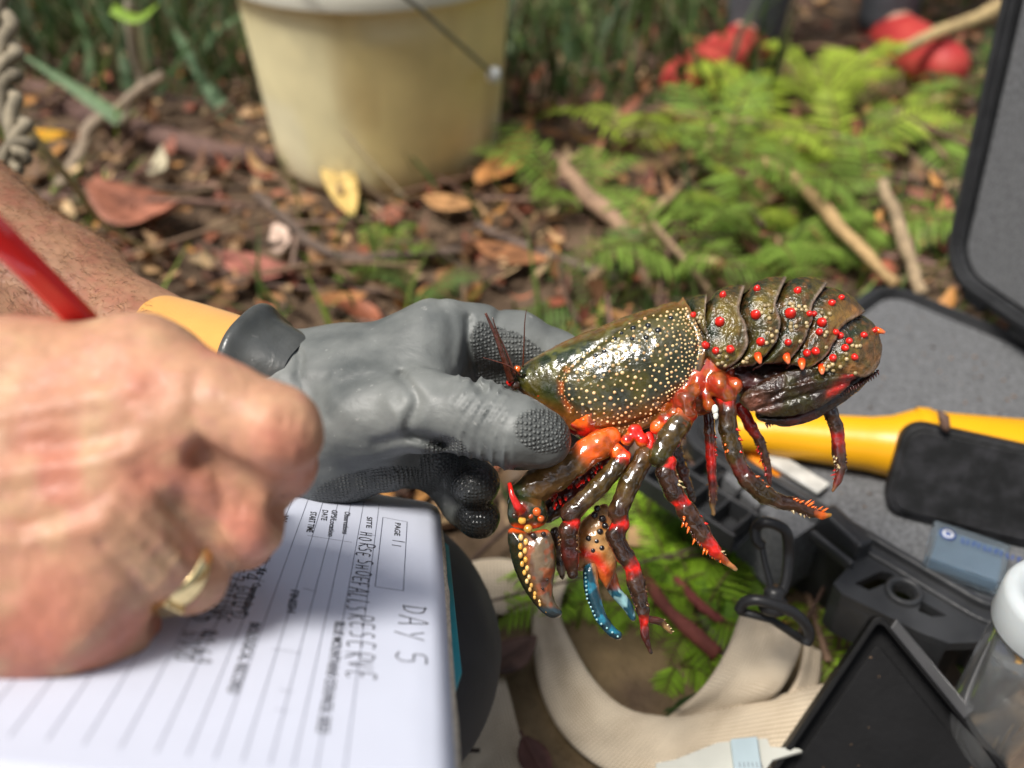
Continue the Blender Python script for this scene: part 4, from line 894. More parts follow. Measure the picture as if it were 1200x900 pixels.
def pldist2(pl, x, y):
    pl = smooth_poly(pl, 4); d = np.full(np.shape(x), 1e9)
    for a, b in zip(pl[:-1], pl[1:]):
        e = b-a; t = np.clip(((x-a[0])*e[0]+(y-a[1])*e[1])/(e@e+1e-9), 0, 1); d = np.minimum(d, np.hypot(x-a[0]-t*e[0], y-a[1]-t*e[1]))
    return d
# ================================================================ helper
def inpoly2(poly, x, y):
    poly = np.asarray(poly, float); r = np.zeros(np.shape(x), bool)
    for i in range(len(poly)):
        a = poly[i]; b = poly[(i+1) % len(poly)]
        r ^= ((a[1] > y) != (b[1] > y)) & (x < (b[0]-a[0])*(y-a[1])/(b[1]-a[1]+1e-12)+a[0])
    return r
# ================================================================ the person holding the crayfish and writing
def nodes(*q): return [W(x, y, d) for x, y, d in q]
def bbox(pts, m): pts = np.array(pts); return pts.min(0)-m, pts.max(0)+m
person = thing('person', (-.45, .2, 0), 'kneeling person in dark trousers, one bare hand writing, one gloved hand holding the crayfish', 'person')
el_l = np.array([-.415, .455, .325]); el_r = np.array([-.44, .02, .25]); sh_l = np.array([-.56, .37, .56]); sh_r = np.array([-.54, .02, .55])
LA = nodes((-59,265,.445), (60,352,.425), (160,420,.408), (240,446,.398), (305,462,.392))

def left_hand(v, g, k=.006):            # g: glove thickness added to every radius
    N_ = nodes
    v.chain(N_((290,440,.398),(400,432,.393),(500,405,.388),(520,395,.391)), [.0170+g, .0158+g, .0135+g, .0128+g], .010)
    v.chain(N_((300,478,.393),(400,470,.382),(485,452,.377)), [.0200+g, .0195+g, .0165+g], .012)
    v.chain(N_((320,520,.390),(390,535,.385),(450,538,.382)), [.0180+g, .0165+g, .0130+g], .012)
    v.chain(N_((345,520,.378),(430,488,.366),(500,482,.356),(556,489,.349),(606,507,.344),(636,515,.3435)), [.0160+g, .0165+g, .0135+g, .0118+g, .0112+g, .0095+g], .007)
    v.chain(N_((512,392,.391),(560,394,.398),(606,400,.402),(652,422,.404)), [.0130+g, .0115+g, .0112+g, .0100+g], k)
    v.chain(N_((652,422,.404),(694,452,.402)), [.0100+g, .0090+g], k)
    v.chain(N_((510,425,.400),(585,445,.414),(640,482,.414),(672,505,.404)), [.0125+g, .0110+g, .0105+g, .0092+g], k)
    v.chain(N_((460,515,.388),(525,530,.398),(540,550,.392),(557,566,.378)), [.0130+g, .0100+g, .0092+g, .0088+g], .004)
    v.chain(N_((445,535,.388),(510,546,.402),(545,590,.398),(561,606,.386)), [.0120+g, .0088+g, .0080+g, .0080+g], .004)

def right_hand(v):
    N_ = nodes; k = .006
    for ch, rs in [(((-130,505,.256),(20,470,.250),(165,448,.246)), [.026,.0210,.0160]), (((-130,540,.252),(20,525,.243),(168,522,.240)), [.026,.0205,.0150]), (((-130,590,.248),(10,600,.236),(128,612,.2345)), [.026,.0195,.0141]), (((-130,640,.240),(-10,697,.2285),(78,716,.2330)), [.024,.0185,.0140]), (((-130,560,.268),(0,600,.268),(90,640,.268)), [.024,.020,.016])]:
        v.chain(N_(*ch), rs, .012)
    v.chain(N_((165,448,.246),(240,478,.240),(322,506,.238)), [.0152,.0122,.0119], .010, .014)      # index
    v.chain(N_((322,506,.238),(326,545,.252),(312,578,.272)), [.0116,.0098,.0080], .004)
    v.chain(N_((165,522,.240),(230,560,.243),(287,606,.247)), [.0150,.0118,.0114], .003, .014)      # middle
    v.chain(N_((287,606,.247),(285,628,.264),(275,630,.284)), [.0112,.0096,.0078], .004)
    v.chain(N_((128,612,.2345),(180,650,.240),(222,672,.249)), [.0140,.0112,.0104], .003, .014)      # ring
    v.chain(N_((222,672,.249),(232,668,.264),(228,655,.277)), [.0102,.0090,.0074], .004)
    v.chain(N_((78,716,.2330),(112,738,.239),(132,748,.243)), [.0138,.0094,.0084], .003, .014)       # little finger
    v.chain(N_((132,748,.243),(152,736,.252),(158,712,.262)), [.0086,.0076,.0064], .004)
    v.chain(N_((-60,480,.272),(110,470,.288),(210,505,.298),(285,550,.300)), [.0165,.0135,.0112,.0090], .006)   # thumb, on the far side
    for a_, b_2, r_ in [((240,536,.2310),(345,592,.236), .0042), ((342,592,.236),(330,600,.25), .0040), ((205,596,.2285),(262,662,.240), .0026)]: v.cap(W(*a_), W(*b_2), r_*.7, r_, .005, sub=True)
    v.ell(W(60, 560, .240), (.020, .020, .012), np.array([CR, CU, CF]), .012)
def skin_disp(X):
    return .0016*(np.abs(vnoise(X, 45, 8)-.5))+.0009*(vnoise(X, 60)-.5)+.0006*(vnoise(X, 170, 2)-.5)+.00035*(vnoise(X, 480, 3)-.5)
lo, hi = bbox(nodes((-420,420,.23),(-420,760,.30),(400,330,.23),(400,820,.30),(0,380,.2),(0,800,.2)), .02)
v = Vox(lo, hi, .0013); wr_r = W(-130, 555, .258)
v.cap(wr_r, el_r, .0275, .043, .012); right_hand(v)
def creases(X):
    x, y, d = pix(X); o = skin_disp(X)
    for (cx, cy, ang, L_, n_, sp) in [(330,500,25,30,4,7), (262,545,35,60,1,7), (290,600,35,28,3,7), (205,660,35,22,3,6)]:
        a = rad(ang); t = (x-cx)*math.cos(a)+(y-cy)*math.sin(a); s_ = -(x-cx)*math.sin(a)+(y-cy)*math.cos(a); w = np.exp(-(s_/L_)**2)*np.exp(-(t/(n_*sp*.55))**2); o = o+.0007*w*np.cos(t/sp*2*math.pi)
    fr_ = d < .262
    for pl, dp, wd in [([(150,585),(190,618),(222,650)], .0011, 5), ([(140,600),(176,636),(205,672)], .0010, 5), ([(165,560),(205,600),(240,648)], .0011, 6), ([(120,640),(160,680),(182,712)], .0013, 6), ([(60,420),(110,440),(150,470)], .0006, 8), ([(20,520),(90,520),(150,500)], .0010, 14), ([(20,620),(80,600),(120,580)], .0009, 12), ([(352,470),(345,500),(356,535)], .0006, 4), ([(340,462),(330,495),(338,530)], .0006, 4), ([(365,485),(361,505),(366,530)], .0005, 3.5), ([(232,440),(226,475),(236,520)], .0009, 7), ([(255,560),(262,590),(250,630)], .0006, 5)]:
        o = o+dp*np.exp(-(pldist2(pl, x, y)/wd)**2)*fr_
    for pl, dp, wd in [([(-20,490),(80,470),(160,450)], .0012, 13), ([(-20,560),(80,545),(160,528)], .0012, 13), ([(-20,640),(60,630),(120,612)], .0011, 12)]:
        o = o-dp*np.exp(-(pldist2(pl, x, y)/wd)**2)*fr_
    return o
v.disp(creases); V1, F1 = v.mesh(1)
# left forearm and hand
lo, hi = bbox(list(LA)+[el_l]+nodes((700,520,.42),(560,620,.37),(500,340,.40)), .05)
v = Vox(lo, hi, .0018); v.chain([el_l]+LA, [.044, .0365, .0335, .0295, .0265, .0245], .015); left_hand(v, -.0028); v.disp(skin_disp); V2, F2 = v.mesh(1)
# torso, head and legs (outside the frame)
v = Vox((-.95, -.30, -.01), (.05, .75, .98), .008)
pel = np.array([-.60, .20, .16]); che = np.array([-.59, .19, .47]); nk = np.array([-.555, .195, .60]); hd = np.array([-.515, .195, .74])
v.ell(pel, (.13, .18, .13), k=.05); v.ell((pel+che)/2, (.11, .15, .22), k=.06); v.ell(che, (.11, .18, .14), k=.06)
for s in (sh_l, sh_r): v.cap(che+[0, 0, .06], s, .06, .055, .04)
v.chain([sh_l, el_l, (el_l+LA[0])/2], [.053, .045, .040], .02); v.chain([sh_r, el_r, (el_r+wr_r)/2], [.053, .045, .036], .02)
v.cap(nk-[0, 0, .06], hd-[.02, 0, .03], .055, .052, .03); v.ell(hd, (.098, .078, .118), k=.02); v.ell(hd+[.055, 0, -.045], (.045, .05, .06), k=.03); v.cap(hd+[.092, 0, .012], hd+[.112, 0, -.022], .010, .014, .012)
for s in (-1, 1): v.ell(hd+[-.005, .078*s, -.005], (.02, .012, .032), k=.006); v.ell(hd+[.090, .032*s, .014], (.012, .016, .010), sub=True); v.ell(hd+[.083, .032*s, .014], (.013, .013, .013), k=.002)
v.ell(hd+[.100, 0, -.058], (.010, .024, .004), sub=True)
kn_r = W(398, 772, .440); kn_l = np.array([-.33, .50, .10]); ft_r = np.array([-.36, .24, .06]); ft_l = np.array([-.70, .52, .06])
v.chain([pel+[.02, -.08, 0], kn_r-[.012, 0, 0]], [.085, .052], .03); v.chain([kn_r-[.012, 0, 0], ft_r], [.048, .035], .02); v.chain([pel+[.02, .09, 0], kn_l], [.085, .055], .03); v.chain([kn_l, ft_l], [.050, .035], .02)
V3, F3 = v.mesh(2)
mb = MB()
for V, F in ((V1, F1), (V2, F2), (V3, F3)):
    n = vnoise(V, 55, 4); n2 = vnoise(V, 130, 7); n3 = vnoise(V, 400, 2)
    C = mix(np.array([.48, .265, .16]), np.array([.47, .185, .12]), sstep(.42, .8, n)); C = mix(C, np.array([.54, .35, .20]), sstep(.55, .8, n2)*.6); C = mix(C, np.array([.52, .24, .19]), sstep(.5, .9, n3)*.35)
    x, y, d = pix(V)
    if V is V1:
        for cx, cy, rr in [(345,545,38),(322,506,36),(287,612,30),(165,445,40),(165,560,36),(60,700,60),(300,640,24)]: C = mix(C, np.array([.56, .18, .125]), .5*np.exp(-(((x-cx)**2+(y-cy)**2)/rr**2)))
    if V is V2: C = mix(np.array([.40, .215, .125]), np.array([.36, .155, .095]), sstep(.35, .8, .5*vnoise(V, 90, 9)+.5*vnoise(V, 400, 3)))
    mb.add(V, F, 0, C)
M_skin = mat('skin', (1, 1, 1), rough=.48, attr=True, var=.10, vscale=240, bump=.6, bscale=330, bdist=.0008, sss=.05, spec=.4, rvar=.08)
part(mb, 'body', M_skin, person)
# fine hair on the forearm
mb = MB(); rh = np.random.default_rng(9); x, y, d = pix(V2); sel = np.where((x > -90) & (x-.62*(y-345) < 168) & (y > 150) & (y < 430))[0]; axd = norm(LA[3]-LA[0])
nrm = np.zeros_like(V2)
for k in range(4):
    a = V2[F2[:, (k+1) % 4]]-V2[F2[:, k]]; b_ = V2[F2[:, (k-1) % 4]]-V2[F2[:, k]]; np.add.at(nrm, F2[:, k], np.cross(a, b_))
nrm /= np.linalg.norm(nrm, axis=1)[:, None]+1e-12
ax0 = LA[1]; rad_ = V2-ax0; rad_ = rad_-(rad_@axd)[:, None]*axd
if (nrm[sel]*rad_[sel]).sum() < 0: nrm = -nrm
for i in rh.choice(sel, min(4200, len(sel)), replace=False):
    nn_ = nrm[i]; t = axd*rh.uniform(.3, 1.2)+rh.normal(0, .45, 3); t = norm(t-nn_*(t@nn_)); L_ = rh.uniform(.003, .007); w = .00008
    p0 = V2[i]; p1 = p0+t*L_*.5+nn_*L_*.30; p2 = p0+t*L_+nn_*L_*rh.uniform(.1, .35); s_ = np.cross(t, nn_)*w; mb.add([p0-s_, p0+s_, p1+s_, p1-s_, p2, p0+nn_*w*2, p1+nn_*w*2], [(0, 1, 2, 3), (3, 2, 4), (0, 3, 6, 5), (1, 5, 6, 2)], 0, np.array([.24, .13, .065])*rh.uniform(.5, 2.2))
h_ = part(mb, 'arm_hair', mat('body_hair', (1, 1, 1), rough=.5, attr=True, var=.1), person); h_['kind'] = 'stuff'

# grey rubber glove
def glove_mat():
    m, nt, p = new_mat('grey_rubber_glove'); L = nt.links.new
    tc = N(nt, 'ShaderNodeTexCoord'); at = N(nt, 'ShaderNodeAttribute', attribute_name='Col'); sp = N(nt, 'ShaderNodeSeparateColor'); L(at.outputs['Color'], sp.inputs[0])
    no = N(nt, 'ShaderNodeTexNoise', Scale=38., Detail=6.); L(tc.outputs['Object'], no.inputs['Vector']); nf = N(nt, 'ShaderNodeTexNoise', Scale=260., Detail=5.); L(tc.outputs['Object'], nf.inputs['Vector'])
    c1 = N(nt, 'ShaderNodeMix', data_type='RGBA'); c1.inputs[6].default_value = (.085, .094, .092, 1); c1.inputs[7].default_value = (.185, .195, .185, 1)
    r1 = N(nt, 'ShaderNodeMapRange'); r1.inputs[1].default_value = .35; r1.inputs[2].default_value = .65; L(no.outputs['Fac'], r1.inputs[0]); L(r1.outputs[0], c1.inputs[0])
    r2 = N(nt, 'ShaderNodeMapRange'); r2.inputs[1].default_value = .66; r2.inputs[2].default_value = .75; L(nf.outputs['Fac'], r2.inputs[0])
    c2 = N(nt, 'ShaderNodeMix', data_type='RGBA'); L(c1.outputs[2], c2.inputs[6]); c2.inputs[7].default_value = (.34, .34, .32, 1); m2 = N(nt, 'ShaderNodeMath', operation='MULTIPLY'); L(r2.outputs[0], m2.inputs[0]); m2.inputs[1].default_value = .5; L(m2.outputs[0], c2.inputs[0])
    c3 = N(nt, 'ShaderNodeMix', data_type='RGBA'); L(c2.outputs[2], c3.inputs[6]); c3.inputs[7].default_value = (.014, .015, .016, 1); L(sp.outputs[1], c3.inputs[0])
    vo = N(nt, 'ShaderNodeTexVoronoi', Scale=620.); vo.inputs['Randomness'].default_value = .25; L(tc.outputs['Object'], vo.inputs['Vector'])
    vr = N(nt, 'ShaderNodeMapRange'); vr.inputs[1].default_value = .15; vr.inputs[2].default_value = .55; vr.inputs[3].default_value = 1; vr.inputs[4].default_value = 0; L(vo.outputs['Distance'], vr.inputs[0])
    # the grip pattern is darker between its raised dots
    c4 = N(nt, 'ShaderNodeMix', data_type='RGBA', blend_type='MULTIPLY'); L(c3.outputs[2], c4.inputs[6]); c4.inputs[7].default_value = (.5, .5, .5, 1); iv = N(nt, 'ShaderNodeMath', operation='SUBTRACT'); iv.inputs[0].default_value = 1; L(vr.outputs[0], iv.inputs[1]); m4 = N(nt, 'ShaderNodeMath', operation='MULTIPLY'); L(iv.outputs[0], m4.inputs[0]); L(sp.outputs[0], m4.inputs[1]); L(m4.outputs[0], c4.inputs[0]); L(c4.outputs[2], p.inputs['Base Color'])
    rr = N(nt, 'ShaderNodeMapRange'); rr.inputs[3].default_value = .52; rr.inputs[4].default_value = .16; L(sp.outputs[1], rr.inputs[0]); L(rr.outputs[0], p.inputs['Roughness'])
    mh = N(nt, 'ShaderNodeMath', operation='MULTIPLY'); L(vr.outputs[0], mh.inputs[0]); L(sp.outputs[0], mh.inputs[1]); ah = N(nt, 'ShaderNodeMath', operation='MULTIPLY_ADD'); L(nf.outputs['Fac'], ah.inputs[0]); ah.inputs[1].default_value = .10; L(mh.outputs[0], ah.inputs[2])
    b = N(nt, 'ShaderNodeBump', Strength=.9, Distance=.0009); nw = N(nt, 'ShaderNodeTexNoise', Scale=75., Detail=7.); nw.inputs['Distortion'].default_value = .4; L(tc.outputs['Object'], nw.inputs['Vector']); aw = N(nt, 'ShaderNodeMath', operation='MULTIPLY_ADD'); L(nw.outputs['Fac'], aw.inputs[0]); aw.inputs[1].default_value = 1.1; L(ah.outputs[0], aw.inputs[2]); L(aw.outputs[0], b.inputs['Height']); L(b.outputs[0], p.inputs['Normal']); return m
M_glove = glove_mat()
lo, hi = bbox(LA[4:]+nodes((700,520,.42),(560,625,.37),(500,340,.40),(290,400,.40),(290,560,.40)), .022)
v = Vox(lo, hi, .0011); left_hand(v, .0016)
v.cap(LA[4]-norm(LA[4]-LA[3])*.006, W(345, 475, .388), .0285, .0262, .01)
def glove_folds(X):
    x, y, d = pix(X); o = .0012*(vnoise(X, 45)-.5)+.0010*(np.abs(vnoise(X, 90, 3)-.5))+.0008*np.abs(vnoise(X*[1, 1, 1.6], 170, 8)-.5)
    fr = sstep(395, 370, d)*1.0
    # transverse folds of the thumb
    t = x+.35*(y-490)+7*np.sin(y/19.); w = sstep(520, 545, x)*sstep(608, 585, x)*(d < .365); o = o-.0011*w*np.maximum(0, np.cos(t/13.5*2*math.pi))**2*(.5+vnoise(X, 160, 6))
    # diagonal creases over the thumb root
    for pl, dp, wd in [([(470,440),(490,470),(478,505),(520,520)], .0024, 7), ([(549,372),(548,410),(556,446),(566,458)], .0022, 4.5), ([(400,452),(460,438),(520,452)], .0009, 9), ([(350,430),(368,470),(420,520)], .0007, 10), ([(340,402),(352,418),(350,440)], .0014, 5), ([(585,366),(580,384),(586,400)], .0012, 5), ([(440,520),(480,512),(530,520)], .0016, 7), ([(515,352),(530,380),(528,420)], .0009, 7)]:
        o = o+dp*np.exp(-(pldist2(pl, x, y)/wd)**2)*(d < .402)
    for pl, dp, wd in [([(330,440),(420,430),(500,446)], .0007, 9), ([(455,470),(468,500)], .0012, 8)]: o = o-dp*np.exp(-(pldist2(pl, x, y)/wd)**2)*(d < .40)
    return o
v.disp(glove_folds); V, F = v.mesh(1); x, y, d = pix(V)
el_ = lambda cx, cy, rx, ry, a=0: ((((x-cx)*math.cos(rad(a))+(y-cy)*math.sin(rad(a)))/rx)**2+((-(x-cx)*math.sin(rad(a))+(y-cy)*math.cos(rad(a)))/ry)**2)
tex = np.maximum.reduce([sstep(1.15, .8, el_(638, 505, 36, 25, 14))*(d < .37), (inpoly2([(550,392),(560,376),(612,392),(660,430),(640,500),(590,520),(560,450)], x, y))*(d > .375)*1.0, sstep(1.1, .9, el_(440, 575, 75, 26, -8)), sstep(1.15, .9, el_(522, 545, 30, 34)), sstep(1.2, .8, el_(557, 566, 34, 30)), sstep(1.2, .8, el_(561, 607, 30, 28))])
tex = tex*np.where((np.hypot(x-559, y-588) < 48), .45, 1.0)
wet_dark = np.maximum.reduce([sstep(1.3, .6, el_(557, 572, 34, 30))*.75, sstep(1.3, .7, el_(563, 610, 32, 28))*.95, sstep(545, 556, y-.10*(x-640))*(x > 600)*(d < .37)*.9, sstep(505, 540, y)*(x > 600)*(d < .37)*.35, .35*sstep(540, 590, y)*(x < 520)])  # wet fingertips and thumb; the lower palm is simply darker and glossier
C = np.stack([tex, wet_dark, 0*wet_dark], -1)
mb = MB(); mb.add(V, F, 0, C); glove = part(mb, 'glove', M_glove, person); tag(glove, 'grey rubber glove with rough grip patches')
# rolled rim of the glove
axg = norm(LA[3]-LA[4]); cg = W(316, 452, .3905); X1 = norm(np.cross(axg, CF)); X2 = np.cross(axg, X1); t = np.linspace(0, 2*math.pi, 60, endpoint=False)
mb = MB(); prof = [(.0235, -.016), (.0265, -.008), (.0284, 0), (.0312, .003), (.0332, .0045), (.0342, .0068), (.0334, .0092), (.0314, .0098), (.0298, .0085), (.0288, .005), (.0278, .000), (.0250, -.010)]
P = np.array([[cg+axg*z*1.0+(r+.0012*math.sin(3*q+.6)+.0008*math.sin(7*q))*(math.cos(q)*X1+math.sin(q)*X2) for q in t] for r, z in prof]); mb.grid(P, 0, np.array([0, .62, 0]), close=True); subd(part(mb, 'glove_rim', M_glove, person), 1)
# yellow cotton liner
M_lin = mat('yellow_liner', (.72, .36, .085), rough=.85, var=.06, vscale=50, bump=.25, bscale=700, bdist=.0006, sheen=.2)
ctrs = smooth_poly([W(172,428,.4065), W(212,438,.4015), W(252,448,.397), W(300,458,.392), W(330,468,.390)], 8); rr = np.interp(np.linspace(0, 1, len(ctrs)), [0, .03, .1, .5, .8, 1], [.0302, .0318, .0322, .0312, .0290, .0240])
T = np.gradient(ctrs, axis=0); T /= np.linalg.norm(T, axis=1)[:, None]; P = []
for i, c in enumerate(ctrs):
    a = norm(np.cross(T[i], CF)); b_ = np.cross(T[i], a); tq = np.linspace(0, 2*math.pi, 64, endpoint=False); r = rr[i]*(1+.018*np.sin(2*tq+i*.05)+.012*np.sin(5*tq+i*.25)); P.append(c+r[:, None]*(np.cos(tq)[:, None]*a+np.sin(tq)[:, None]*b_))
mb = MB(); mb.grid(np.array(P), close=True); o = part(mb, 'glove_liner', M_lin, person); solid(o, .0012, 1)
# gold signet ring
M_gold = mat('gold', (.83, .66, .34), rough=.25, metal=1, var=.05)
rc = W(206, 665, .2452); ra = norm(W(222, 672, .249)-W(180, 650, .240)); X1 = norm(np.cross(ra, CF)); X2 = np.cross(ra, X1); X2 = X2 if X2@CF < 0 else -X2
mb = MB(); t = np.linspace(0, 2*math.pi, 48, endpoint=False); R0 = .0108; wdt = .0018+.0014*np.maximum(0, np.cos(t-math.pi/2))**3
P = np.array([[rc+ra*(s_*wdt[i])+(R0+h_r)*(math.cos(q)*X1+math.sin(q)*X2) for i, q in enumerate(t)] for s_, h_r in [(-1, -.0005), (-1, .0006), (-.5, .0012), (.5, .0012), (1, .0006), (1, -.0005), (-1, -.0005)]]); mb.grid(P, close=True)
o = part(mb, 'ring', M_gold, person); tag(o, 'gold signet ring')
mb = MB(); sc_ = rc+X1*0; side = X1 if (X1@CU) < 0 else -X1
for k_, dd_ in ((0, -.0), ): mb.box(rc+side*(R0*.62)+X2*(R0*.86), ra*.0034, norm(side*.8-X2*.6)*.0044, norm(side*.6+X2*.8)*.0012)
bevel(part(mb, 'ring_plate', M_gold, person), .0006, 3)
# clothes
M_trs = mat('charcoal_trousers', (.030, .031, .035), rough=.8, var=.2, vscale=40, bump=.3, bscale=1200, bdist=.0004, sheen=.1)
lo, hi = bbox([pel, kn_r, kn_l, ft_r, ft_l], .12); v = Vox(lo, hi, .004)
v.ell(pel, (.142, .19, .12), k=.05)
v.chain([pel+[.02, -.08, 0], kn_r-[.002, 0, 0]], [.097, .0730], .03); v.chain([kn_r, ft_r+[.03, 0, 0]], [.0730, .045], .02); v.chain([pel+[.02, .09, 0], kn_l], [.097, .066], .03); v.chain([kn_l, ft_l+[.03, 0, 0]], [.060, .045], .02)
v.disp(lambda X: .004*(vnoise(X, 18)-.5)+.0015*(vnoise(X, 60, 2)-.5)); V, F = v.mesh(2); mb = MB(); mb.add(V, F); part(mb, 'trousers', M_trs, person)
v = Vox((-.85, -.15, .12), (-.30, .60, .68), .006); v.ell((pel+che)/2+[0, 0, .02], (.125, .165, .23), k=.05); v.ell(che, (.125, .19, .145), k=.05)
for s, e in ((sh_l, el_l), (sh_r, el_r)): v.cap(che+[0, 0, .06], s, .07, .066, .04); v.cap(s, s+(e-s)*.75, .066, .056, .02)
v.disp(lambda X: .006*(vnoise(X, 15)-.5)); V, F = v.mesh(2); mb = MB(); mb.add(V, F); part(mb, 'shirt', mat('green_shirt', (.10, .13, .08), rough=.9, var=.15), person)
v = Vox(hd-.16, hd+.17, .005); v.ell(hd+[-.004, 0, .012], (.106, .086, .118)); v.ell(hd+[.085, 0, -.055], (.085, .09, .115), sub=True); v.ell(hd+[0, 0, -.13], (.12, .12, .09), sub=True); v.disp(lambda X: .006*(vnoise(X, 60)-.5)); V, F = v.mesh(1); mb = MB(); mb.add(V, F); part(mb, 'hair', mat('grey_hair', (.16, .15, .14), rough=.6), person)
for f_ in (ft_r, ft_l):
    v = Vox(f_-.2, f_+.2, .006); v.cap(f_, f_+[-.12, .02, -.015], .045, .035, .02); v.cap(f_+[0, 0, -.01], f_+[.02, 0, -.02], .04, .03, .01); V, F = v.mesh(2); mb = MB(); mb.add(V, F); part(mb, 'boot', mat('brown_boot', (.06, .035, .02), rough=.6), person)
# ================================================================ the crayfish
rng = np.random.default_rng(5)
D0 = .372; S0 = D0/FPX
OLIVE = np.array([.058, .048, .006]); DKGREEN = np.array([.012, .020, .005]); BLUEK = np.array([.009, .017, .019]); BROWN = np.array([.13, .055, .012])
TAN = np.array([.30, .17, .06]); RED = np.array([.80, .016, .008]); ORANGE = np.array([.88, .15, .012]); MAROON = np.array([.09, .012, .008]); DKBROWN = np.array([.036, .014, .006])
CREAM = np.array([.78, .60, .30]); YEL = np.array([.75, .38, .05]); BLUE = np.array([.01, .11, .17]); PALEBL = np.array([.25, .45, .48])
M_shell = mat('wet_shell', (1, 1, 1), rough=.5, attr=True, var=.4, vscale=260, bump=.9, bscale=560, coat=1, coatr=.03, spec=.15, bdist=.0011)
M_smooth = mat('smooth_shell', (1, 1, 1), rough=.5, attr=True, var=.3, vscale=200, bump=.6, bscale=480, coat=1, coatr=.03, spec=.2, bdist=.0007)
M_spot = mat('spot_shell', (1, 1, 1), rough=.3, attr=True, var=.15, vscale=500, coat=.5)
M_cara = mat('carapace_shell', (1, 1, 1), rough=.5, attr=True, var=.35, vscale=220, bump=.6, bscale=380, coat=1, coatr=.03, spec=.15, bdist=.0009)
M_leg = mat('leg_shell', (1, 1, 1), rough=.45, attr=True, var=.3, vscale=300, bump=.35, bscale=300, coat=1, coatr=.03, spec=.2, bdist=.0007)
cray = thing('crayfish', W(740, 440, D0), 'large olive and red spiny crayfish held up by the grey rubber glove', 'crayfish')

def inpoly(poly, x, y):
    poly = np.asarray(poly, float); r = np.zeros(np.shape(x), bool)
    for i in range(len(poly)):
        a = poly[i]; b = poly[(i+1) % len(poly)]
        r ^= ((a[1] > y) != (b[1] > y)) & (x < (b[0]-a[0])*(y-a[1])/(b[1]-a[1]+1e-12)+a[0])
    return r
def pldist(pl, x, y):
    d = np.full(np.shape(x), 1e9); pl = np.asarray(pl, float)
    for a, b in zip(pl[:-1], pl[1:]):
        e = b-a; t = np.clip(((x-a[0])*e[0]+(y-a[1])*e[1])/(e@e+1e-9), 0, 1)
        d = np.minimum(d, np.hypot(x-a[0]-t*e[0], y-a[1]-t*e[1]))
    return d
def gnormals(P):
    a = np.gradient(P, axis=0); b = np.gradient(P, axis=1); n = np.cross(a, b); return n/(np.linalg.norm(n, axis=-1, keepdims=True)+1e-12)
SPOTPOLY = [(668,430),(672,424),(695,407),(735,378),(770,360),(803,356),(822,385),(825,420),(813,452),(770,483),(730,497),(690,499),(672,480),(661,462),(659,445)]
CERV = [(664,432),(657,445),(658,462),(668,480)]
CERV2 = [(668,430),(695,408),(735,379),(770,360)]

st = np.array([[600,438, 599,444, 600,452, 4],[612,428, 609,446, 616,464, 15],[640,411, 633,446, 636,484, 26],[668,397, 662,446, 662,500, 36],[700,384, 699,443, 695,510, 45],[735,370, 738,434, 737,507, 50],[765,360, 776,425, 772,492, 51],[788,354, 805,415, 798,470, 47],[801,351, 825,409, 815,452, 43]], float)
Sx = smooth_poly(st, 18); nth = 64; TH = rad(143)
th = np.linspace(-TH, TH, 2*nth+1); q = (1-np.cos(th))/(1-math.cos(TH))
L0 = 2*(q-.5)*(q-1); L1 = -4*q*(q-1); L2 = 2*q*(q-.5)
X = Sx[:, 0:1]*L0+Sx[:, 2:3]*L1+Sx[:, 4:5]*L2; Y = Sx[:, 1:2]*L0+Sx[:, 3:4]*L1+Sx[:, 5:6]*L2
D = D0-Sx[:, 6:7]*S0*np.sin(th)[None, :]
P = Wn(X, Y, D); Nn = gnormals(P)
ctr = P.mean((0, 1)); 
if ((Nn*(P-P.mean(1, keepdims=True))).sum(-1)).mean() < 0: Nn = -Nn
g1 = pldist(CERV, X, Y); g2 = pldist(CERV2, X, Y); rim = pldist([(801,351),(822,384),(826,409),(815,452),(798,470),(772,492),(737,507),(695,511)], X, Y)
dsp = -.0010*np.exp(-(g1/3.2)**2)-.0006*np.exp(-(g2/2.6)**2)-.0007*np.exp(-((rim-7)/2.6)**2)+.0009*np.exp(-(rim/2.6)**2)
dsp += .0004*(vnoise(P, 260)-.5)+.0003*(vnoise(P, 700, 2)-.5)
P = P+Nn*dsp[..., None]
# pigment
tt = np.linspace(0, 1, len(Sx))[:, None]*np.ones_like(X); ath = np.abs(th)[None, :]*np.ones_like(X)
n1 = vnoise(P, 140); n2 = vnoise(P, 420, 3)
C = mix(OLIVE*1.0, DKGREEN*1.3, sstep(.3, .7, n1))
insp = inpoly(SPOTPOLY, X, Y)
C = np.where(insp[..., None], mix(mix(OLIVE*1.25, BLUEK*1.1, .65*sstep(rad(50), rad(80), ath)*sstep(.35, .65, n1+.1)), DKGREEN, .35*n2), C)
C = mix(C, BROWN*1.5, sstep(rad(38), rad(8), ath)*.85)          # brown back
C = mix(C, BROWN*.8+ORANGE*.12, sstep(rad(106), rad(136), ath)*.9)  # rusty lower edge
C = mix(C, BROWN*1.4, np.exp(-(rim/3.0)**2)*.9)
C = mix(C, ORANGE*.55, np.exp(-(g1/3.5)**2)*.75*sstep(.3, .6, n2))
C = mix(C, np.array([.13, .13, .03]), (~insp)*sstep(.5, .75, n2)*.6*sstep(rad(100), rad(60), ath))
mb = MB(); mb.grid(P, 0, C)
